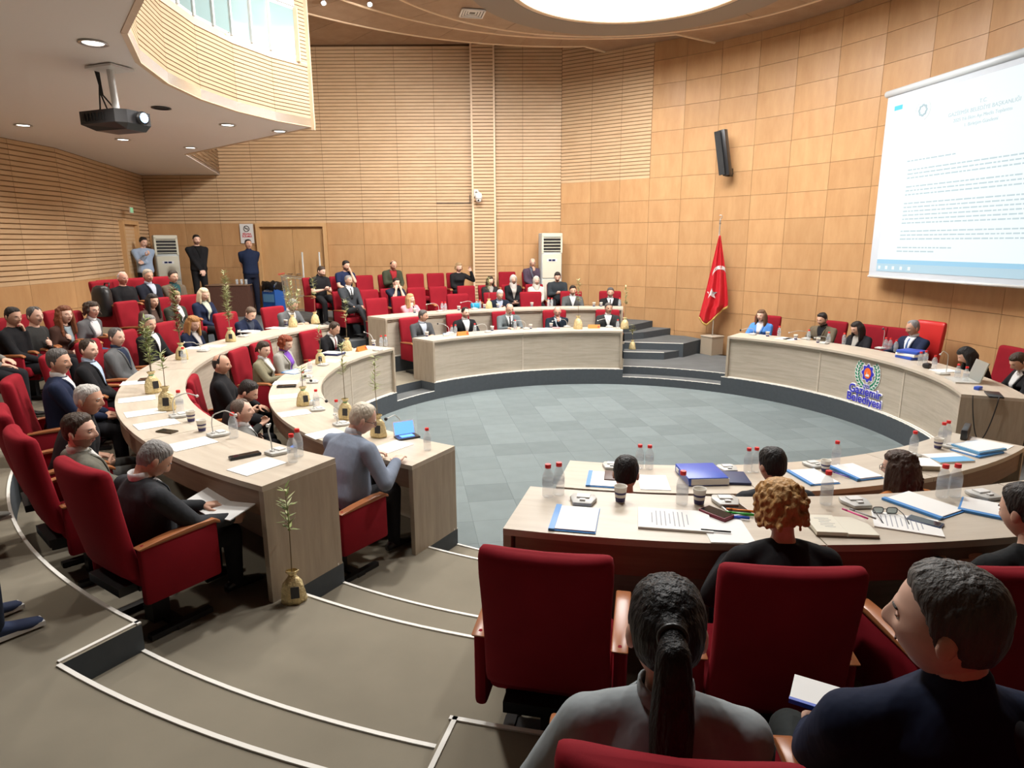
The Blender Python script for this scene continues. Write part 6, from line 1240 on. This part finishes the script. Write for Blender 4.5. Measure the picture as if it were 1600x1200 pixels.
# ---- shopping cart
M_WIRE = mat('cart_wire', (.42, .40, .34), .35, .6); cx, cy, cz = -6.55, 6.95, 1.06
t = thing('shopping_cart', 'wire shopping cart with red handle by the double door', 'cart', (cx, cy, cz), R(8))
b = MB(); A = [(-.25, -.25, .45), (.45, -.22, .50), (.45, .22, .50), (-.25, .25, .45)]; T2 = [(-.32, -.28, .95), (.55, -.24, .82), (.55, .24, .82), (-.32, .28, .95)]
b.tube(A, .008, 6, 0, True); b.tube(T2, .010, 6, 0, True)
for i in range(4):
    p0, p1, q0, q1 = V(A[i]), V(A[(i+1) % 4]), V(T2[i]), V(T2[(i+1) % 4])
    for k in range(9): b.tube([p0.lerp(p1, k/9), q0.lerp(q1, k/9)], .004, 4)
    for k in (1, 2, 3): b.tube([p0.lerp(q0, k/4), p1.lerp(q1, k/4)], .004, 4)
b.build('basket', M_WIRE, t)
b = MB()
for s in (-1, 1): b.tube([(-.34, s*.26, .98), (-.30, s*.25, .5), (-.28, s*.24, .14), (.45, s*.2, .12)], .012, 6)
b.tube([(.45, -.2, .12), (.45, .2, .12)], .012, 6); b.build('chassis', M_WIRE, t)
b = MB(); b.tube([(-.38, -.29, 1.0), (-.38, .29, 1.0)], .022, 8); b.build('handle', mat('cart_red', (.55, .10, .06), .5), t)
for x, y in ((-.24, -.22), (-.24, .22), (.42, -.18), (.42, .18)): b = MB(); b.tube([(x, y-.012, .06), (x, y+.012, .06)], .06, 12); b.build('wheel', M_BLACKP, t)
for k, x in enumerate((-6.75, -6.32)):
    b = MB(); b.tube([(x, 7.98, 1.05), (x, 8.0, 2.55)], .022, 8); tag(b.build('metal_post', M_GREYP, None, True), ('left grey post standing behind the shopping cart', 'right grey post standing behind the shopping cart')[k], 'post')
# ---- blue bin box with black bag
bx = atz(430, 487, 1.05); t = thing('recycling_box', 'blue printed recycling box with black bin bag by the guard', 'bin', (bx[0]+.0, bx[1], 1.051), R(-25)); b = MB(); b.box((0, 0, .34), (.42, .36, .68)); b.build('box', mat('bin_blue', (.02, .11, .42), .5), t)
b = MB(); b.box((0, -.184, .36), (.36, .004, .20)); b.build('light_panel', mat('bin_pale', (.16, .38, .66), .5), t)
for k, (tx, zz) in enumerate((('Gaziemir', .58), ('Belediyesi', .52))): label_text(tx, .075, t, (0, -.186, zz), M_EMW)
b = MB(); n = 28; vs = []
for r_, h in ((.235, .56), (.25, .62), (.245, .70), (.235, .76), (.215, .75), (.20, .68)):
    for k in range(n): q = 2*math.pi*k/n; w = (1+.05*math.sin(7*q+h*20)+.03*math.sin(13*q)); c4, s4 = math.cos(q), math.sin(q); vs.append((r_*w*math.copysign(abs(c4)**.55, c4), r_*.88*w*math.copysign(abs(s4)**.55, s4), h-.03*math.sin(5*q)))
b.add(vs, [(i*n+j, i*n+(j+1) % n, (i+1)*n+(j+1) % n, (i+1)*n+j) for i in range(5) for j in range(n)]+[tuple(5*n+j for j in range(n))]); b.build('bin_bag', mat('bin_bag_black', (.012, .012, .013), .25, bump=.6, bscale=25), t, True)
# ---- side table with glasses behind the standing men
t = thing('side_table', 'dark brown cloth covered side table by the standing men', 'table', (-8.25, 7.1, 1.051), R(4)); b = MB(); b.box((0, 0, .37), (.95, .5, .74)); b.build('cloth', mat('brown_cloth', (.085, .035, .022), .8, bump=.3, bscale=12), t); b = MB(); b.box((0, 0, .75), (.99, .54, .02)); b.build('table_top', M_OAKD, t)
for k in range(3):
    g = thing('drinking_glass', ('left', 'middle', 'right')[k]+' drinking glass on the brown side table', 'glass', (-8.05+.11*k, 7.02, 1.812), 0, 'drinking glasses on the side table'); b = MB(); b.lathe([(.028, 0), (.034, .12), (.032, .12), (.026, .008), (.001, .008)], 14, cap=False); b.build('glass_wall', M_PET, g, True)
# ---- flag, pole, planter
M_FLAG = mat('flag_red', (.56, .015, .025), .6, sheen=.2); M_FRINGE = mat('gold_fringe', (.62, .42, .12), .5)
pb = atz(1113, 556, .30); fx, fy = pb[0]+.05, pb[1]+.25
t = thing('planter', 'square oak planter box holding the flag pole', 'planter', (fx, fy, .301), R(28)); b = MB()
b.box((0, 0, .20), (.34, .34, .40)); b.build('box', M_OAKV, t)
b = MB(); b.box((0, 0, .405), (.36, .36, .02)); b.build('rim', M_OAKT, t)
t = thing('flag', 'red national flag with white crescent and star hanging on its pole', 'flag', (fx, fy, .72), R(-25))
b = MB(); b.tube([(0, 0, -.01), (.02, 0, 2.40)], .014, 10); b.build('pole', M_STEEL, t, True)
b = MB(); b.lathe([(.012, 0), (.03, .02), (.012, .04), (.022, .06), (.012, .08), (.012, .10)], 12, (.02, 0, 2.40)); b.tube([(.02+.035*math.cos(q), 0, 2.55+.035*math.sin(q)) for q in np.linspace(-.6*math.pi, .75*math.pi, 12)], .008, 6); b.build('finial', M_STEEL, t, True)
# outline of the hanging cloth (left edge, right edge) by height; folds give it depth
HL = [(2.16, .02), (1.9, -.03), (1.5, -.10), (1.1, -.17), (.7, -.25), (.42, -.31), (.30, -.33)]; HR = [(2.16, .05), (1.9, .10), (1.5, .18), (1.1, .25), (.80, .29), (.66, .30), (.60, .24)]
zs_bot = lambda u: .26+.42*max(0, (u-.35)/.65)**1.1 if u > .35 else .26+.14*(.35-u)/.35
def fpt(u, v):
    ztop = 2.16; z = ztop+(zs_bot(u)-ztop)*v
    xl = np.interp(-z, [-h for h, _ in HL], [x for _, x in HL]); xr = np.interp(-z, [-h for h, _ in HR], [x for _, x in HR]); x = xl+(xr-xl)*u
    y = -.03+(.02+.055*v)*math.sin(u*15+1.2*v)+.03*v*math.sin(u*6+2)
    return V((x, y-.04*v, z))
def cloth_obj(name, f, nu, nv, mt, par, th=.004, solid=True):
    b = MB(); b.v = [tuple(f(i/nu, j/nv)) for j in range(nv+1) for i in range(nu+1)]; b.f = [(j*(nu+1)+i, j*(nu+1)+i+1, (j+1)*(nu+1)+i+1, (j+1)*(nu+1)+i) for j in range(nv) for i in range(nu)]; b.m = [0]*len(b.f)
    o = b.build(name, mt, par, True); s = o.modifiers.new('t', 'SOLIDIFY'); s.thickness = th; s.offset = 0; return o
fc = cloth_obj('flag_cloth', fpt, 60, 40, M_FLAG, t)
frc = cloth_obj('fringe', lambda u, v: fpt(u, 1)+V((0, 0, -.05*v-.004*math.sin(u*150))), 90, 2, M_FRINGE, t, .006)
def on_flag(poly, name):
    # poly in (x, z) of the flag; lay on the cloth by searching u,v
    def lay(x, z):
        u, v = .5, .5
        for _ in range(14):
            q = fpt(u, v); v = min(1, max(0, v+(q.z-z)/1.7)); q = fpt(u, v); wdt = max(.05, fpt(1, v).x-fpt(0, v).x); u = min(1, max(0, u+(x-q.x)/wdt))
        return fpt(u, v)+V((0, -.008, 0))
    b = MB(); c = (sum(p[0] for p in poly)/len(poly), sum(p[1] for p in poly)/len(poly)); rings = 4; n = len(poly); vs = [tuple(lay(*c))]
    for k in range(1, rings+1): vs += [tuple(lay(c[0]+(p[0]-c[0])*k/rings, c[1]+(p[1]-c[1])*k/rings)) for p in poly]
    fs = [(0, 1+i, 1+(i+1) % n) for i in range(n)]+[(1+(k-1)*n+i, 1+k*n+i, 1+k*n+(i+1) % n, 1+(k-1)*n+(i+1) % n) for k in range(1, rings) for i in range(n)]
    b.add(vs, fs); return b.build(name, M_WPLAS, fc, True)
star = [((.125 if k % 2 == 0 else .050)*math.sin(math.pi*k/5)-.055, (.125 if k % 2 == 0 else .050)*math.cos(math.pi*k/5)+.92) for k in range(10)]; on_flag(star, 'white_star')
b = MB(); n = 18; vs = []
for k in range(n+1):
    q = math.pi*(.10+.86*k/n); wq = .075*math.sin(math.pi*(k/n*.9+.08)); 
    for rr_ in (.20+wq*.5, .20-wq*.5):
        x, z = .085+rr_*math.cos(q)*.75, 1.28+rr_*math.sin(q)*1.05
        u, v = .5, .5
        for _ in range(14):
            qq = fpt(u, v); v = min(1, max(0, v+(qq.z-z)/1.7)); qq = fpt(u, v); wdt = max(.05, fpt(1, v).x-fpt(0, v).x); u = min(1, max(0, u+(x-qq.x)/wdt))
        vs.append(tuple(fpt(u, v)+V((0, -.008, 0))))
b.add(vs, [(2*i, 2*i+1, 2*i+3, 2*i+2) for i in range(n)]); b.build('white_crescent', M_WPLAS, fc, True)
# ---- column loudspeaker on the curved wall
t = thing('wall_speaker', 'black column loudspeaker tilted on its bracket on the panelled wall', 'speaker', (3.02, 5.60, 4.12), R(-42)); Rt = Matrix.Rotation(R(-8), 3, 'Y') @ Matrix.Rotation(R(6), 3, 'X')
b = MB(); b.box((0, 0, .45), (.15, .16, .92), 0, Rt); me = b.mesh('cabinet', M_BLACKP); bevel_mesh(me, .012, 2); link('cabinet', me, t); b = MB(); b.box(Rt @ V((0, -.085, .45)), (.13, .01, .88), 0, Rt); b.build('grille', mat('speaker_grille', (.015, .016, .017), .6, bump=.5, bscale=300), t)
b = MB(); b.box((.05, .14, .06), (.11, .16, .16)); b.tube([(.04, .02, .12), (.05, .3, .05)], .03, 8); b.build('bracket', M_BLACK, t)
# ---- projector on its pole under the soffit
pc = aty(184, 187, -1.85); t = thing('projector', 'black ceiling projector with glowing blue lens', 'projector', (pc[0], pc[1], pc[2]), R(-20))
b = MB(); b.prism([(-.27, -.19), (.20, -.20), (.27, -.12), (.27, .14), (.18, .20), (-.27, .20)], -.06, .06); b.add([(-.27, -.19, -.06), (.20, -.20, -.06), (.27, -.12, -.06), (.27, .14, -.06), (.18, .2, -.06), (-.27, .2, -.06), (-.16, -.12, -.115), (.22, -.10, -.115), (.22, .12, -.115), (-.16, .12, -.115)], [(0, 6, 7, 1), (1, 7, 2), (2, 7, 8, 3), (3, 8, 4), (4, 8, 9, 5), (5, 9, 6, 0), (6, 9, 8, 7)]); me = b.mesh('casing', M_BLACKP); link('casing', me, t)
for k in range(7): b = MB(); b.box((-.2+.045*k, -.199, .0), (.02, .006, .07)); b.build('vent_slot', M_BLACK, t)
b = MB(); b.tube([(.24, .03, .0), (.31, .03, .0)], .062, 16); b.build('lens_barrel', M_BLACK, t, True); b = MB(); b.ell((.315, .03, 0), (.012, .045, .045), 14); b.build('lens', mat('projector_lens', (.1, .2, .6), .1, emit=(.35, .6, 1), es=9), t, True)
hz = 4.45-pc[2]; b = MB(); b.tube([(0, 0, .05), (-.02, 0, hz-.03)], .032, 12); b.box((-.02, 0, .075), (.24, .2, .02)); b.build('mount_pole', M_WPLAS, t)
b = MB(); b.box((-.02, 0, hz-.02), (.34, .26, .02)); b.build('ceiling_plate', M_WPLAS, t)
b = MB()
for k in range(3): b.tube([(-.22, .02*k, hz-.01), (-.21+.01*k, .02, hz-.15), (-.20+.01*k, .01*k, hz*.5), (-.24+.09*k, .02, hz*.25), (-.25+.14*k, .0, .06)], .008, 5)
b.build('cables', M_BLACK, t)
# ---- recessed downlights
for i, (x, y, on) in enumerate(DOWN):
    lb = ('round downlight nearest the projector, set in white soffit', 'round downlight at far left of the white soffit', 'round downlight below the projector in white soffit', 'round downlight near the notch of the white soffit', 'round downlight close behind the balcony lip', 'round downlight at the tip of the white soffit', 'round downlight in the soffit above the left audience', 'round downlight in the soffit by the left wall', 'dark round ceiling vent in white soffit right of projector')[i]
    t = thing('downlight', lb, 'downlight', (x, y, 4.45), 0, 'recessed soffit downlights'); b = MB(); b.lathe([(.085, 0), (.115, -.004), (.118, -.012), (.10, -.016), (.085, -.010)], 24, cap=False); b.build('trim_ring', M_STEEL if on else M_BLACKP, t, True)
    b = MB(); b.lathe([(.001, -.004), (.084, -.004)], 24, cap=False); b.build('lamp_face', mat('downlight_glow', (1, 1, 1), .5, emit=(1, .93, .8), es=7) if on else M_BLACK, t)
# ---- projection screen with the projected document
s0, s1 = V((4.86, 2.93, 0)), V((5.36, -.40, 0)); sd = (s1-s0).normalized(); W_ = (s1-s0).length; ang = math.atan2(sd.y, sd.x)
t = thing('projection_screen', 'large white projection screen showing a document on the curved wall', 'screen', (s0.x, s0.y, 2.14), ang)
M_SCR = mat('screen_border', (.55, .60, .66), .8); M_DOC = mat('projected_white', (.22, .24, .25), .9, emit=(.86, .97, 1.0), es=.62); M_DBAR = mat('projected_bar', (.15, .25, .33), .9, emit=(.30, .62, .84), es=.5); M_DTAB = mat('projected_tab', (.05, .3, .5), .9, emit=(.1, .5, .85), es=.5); M_DTXT = mat('projected_text', (.10, .13, .14), .9, emit=(.42, .52, .56), es=.85)
M_DTASK = mat('projected_taskbar', (.2, .3, .36), .9, emit=(.42, .58, .68), es=.5)
b = MB(); b.box((W_/2, 0, 1.50), (W_, .006, 2.98)); b.build('screen_cloth', M_SCR, t)
b = MB(); b.tube([(-.03, .0, 3.0), (W_+.05, .0, 3.0)], .055, 16); b.build('roller_case', mat('roller_white', (.62, .68, .72), .4), t, True); b = MB(); b.tube([(-.01, 0, .0), (W_, 0, .0)], .022, 10); b.build('bottom_bar', M_WPLAS, t, True)
b = MB(); b.box((W_/2+.09, -.006, 1.58), (W_-.18, .004, 2.56)); b.build('document_page', M_DOC, t); b = MB(); b.box((W_/2+.09, -.006, .265), (W_-.18, .004, .07)); b.build('status_bar', M_DBAR, t); b = MB(); b.box((W_/2+.09, -.006, .165), (W_-.18, .004, .13)); b.build('task_bar', M_DTASK, t)
b = MB(); b.box((.28, -.009, 2.74), (.18, .003, .07)); b.build('menu_tab', M_DTAB, t)
for k, c in enumerate((.25, .42, .58, .76, .94)): b = MB(); b.box((c, -.009, .165), (.055, .003, .055)); b.build('task_icon', M_DOC, t)
b = MB(); b.tube([(.83+.075*math.cos(q)*(1+.10*math.cos(8*q)), -.009, 2.60+.075*math.sin(q)*(1+.10*math.cos(8*q))) for q in np.linspace(0, 2*math.pi, 49)[:-1]], .014, 6, 0, True)
b.build('crest_gear', M_DTXT, t); b = MB()
for s in (-1, 1): b.tube([(.83+s*.15*math.sin(q), -.008, 2.60-.15*math.cos(q)) for q in np.linspace(.3, 2.4, 14)], .006, 5)
b.build('crest_wreath', mat('projected_faint', (.3, .3, .3), .9, emit=(.72, .82, .84), es=.5), t)
for tx, sz, z in (('T.C.', .075, 2.50), ('GAZİEMİR BELEDİYE BAŞKANLIĞI', .078, 2.40), ('2025 Yılı Ekim Ayı Meclis Toplantısı', .068, 2.31), ('1. Birleşim Gündemi', .068, 2.22)): label_text(tx, sz, t, (1.95, -.009, z), M_DTXT)
rn = random.Random(4); b = MB(); nrow = 0
for z, x0, x1 in [(1.86, .62, 1.6)]+[(1.72-.062*k, .66, 3.05) for k in range(3)]+[(1.46-.062*k, .66, 3.05) for k in range(3)]+[(1.20-.062*k, .66, 3.05) for k in range(6)]+[(.76-.062*k, .66, 3.05) for k in range(3)]+[(.50, .62, 1.75), (.44, .62, 1.35)]:
    x = x0
    while x < x1:
        wl = rn.uniform(.04, .13); b.box((x+wl/2, -.009, z), (wl, .002, .020)); x += wl+.022
o = b.build('body_text_lines', M_DTXT, t); o['kind'] = 'stuff'
# ---- things held in hands, bag on chair
def held(pinfo, off, name, label, cat, size, mtl, rot=(0, 0, 0), extra=None):
    w = (pinfo['W'][1]+pinfo['W'][-1])/2; c = pinfo['world'](w+V(off)); t = thing(name, label, cat, c, R(pinfo['face']-90)); t.rotation_euler = (R(rot[0]), R(rot[1]), R(pinfo['face']-90+rot[2])); b = MB(); b.box((0, 0, 0), size); b.build('body', mtl, t)
    if extra:
        for nm, cc, ss, m2, rr in extra: b = MB(); b.box(cc, ss, 0, Matrix.Rotation(R(rr), 3, 'Y')); b.build(nm, m2, t)
    return t
held(pbook, (-.02, .15, .03), 'open_file', 'open white file held by the grey haired reading man', 'file', (.02, .30, .006), M_WHITE, (14, 0, 0), [('left_page', (-.125, 0, .018), (.25, .36, .006), M_WHITE, 8), ('right_page', (.125, 0, .018), (.25, .36, .006), M_WHITE, -8)])
held(pgrey, (0, .10, .03), 'mobile_phone', 'dark phone held by the greying man in grey suit', 'phone', (.075, .15, .01), M_BLACKP, (25, 0, 0), [('screen', (0, 0, .006), (.066, .135, .002), M_GLOW, 0)])
wl = pnav['world'](pnav['W'][-1]+V((.05, .06, .05))); t = thing('notepad', 'small white notepad with blue edge on the lap of man looking left', 'notepad', wl, R(60)); b = MB(); b.box((0, 0, .006), (.12, .18, .012)); b.build('pages', M_WHITE, t); b = MB(); b.box((-.058, 0, .006), (.012, .182, .014)); b.build('blue_edge', M_BLU2, t)
wl = pph['world'](pph['W'][-1]+V((-.03, .075, .035))); t = thing('mobile_phone', 'dark phone with bright blue edge at lower right corner', 'phone', wl, R(40)); zq = (V(CAM)-V(wl)).normalized()+V((-.1, .3, .5)); t.rotation_euler = (zq.to_track_quat('Z', 'Y').to_matrix() @ Matrix.Rotation(R(35), 3, 'Z')).to_euler(); b = MB(); b.box((0, 0, 0), (.08, .16, .01)); b.build('body', M_BLACKP, t); b = MB(); b.box((-.042, 0, .002), (.006, .15, .012)); b.build('blue_edge', M_BLU2, t)
p = atr(160, 470, 8.15); t = thing('backpack', 'black backpack hanging on the empty seat by the left wall', 'backpack', (p[0], p[1], p[2]-.25), R(-20)); b = superloft([((0, 0, z), .17*k, .10*k, 0, 0) for z, k in ((0, .7), (.03, .95), (.2, 1.0), (.38, .95), (.46, .75), (.49, .4))], 20, 3); b.build('bag', M_BLACKP, t, True); b = MB(); b.tube([(-.05, .09, .42), (-.05, .12, .52), (.05, .12, .52), (.05, .09, .42)], .012, 6); b.build('strap', M_BLACK, t, True)
# ---- two small spotlight fixtures fixed under the ceiling rings
for k, (px, py, z) in enumerate(((579, 6, Z2-.06), (507, 4, Z3-.06))):
    p = atz(px, py, z); t = thing('ceiling_spotlight', ('small white spotlight under the ceiling ring left of the vent', 'small bluish white spotlight beside the balcony corner')[k], 'spotlight', (p[0], p[1], z)); b = MB(); b.tube([(0, 0, .06), (0, 0, .0)], .012, 8); b.build('stem', M_WPLAS, t); b = MB(); b.tube([(0, .05, .0), (0, -.07, -.03)], [.03, .045], 14); b.build('housing', M_WPLAS, t, True)
    b = MB(); b.ell((0, -.073, -.031), (.04, .008, .04), 12); b.build('lamp_face', mat('spot_glow', (1, 1, 1), .4, emit=(.8, .92, 1), es=6), t, True)
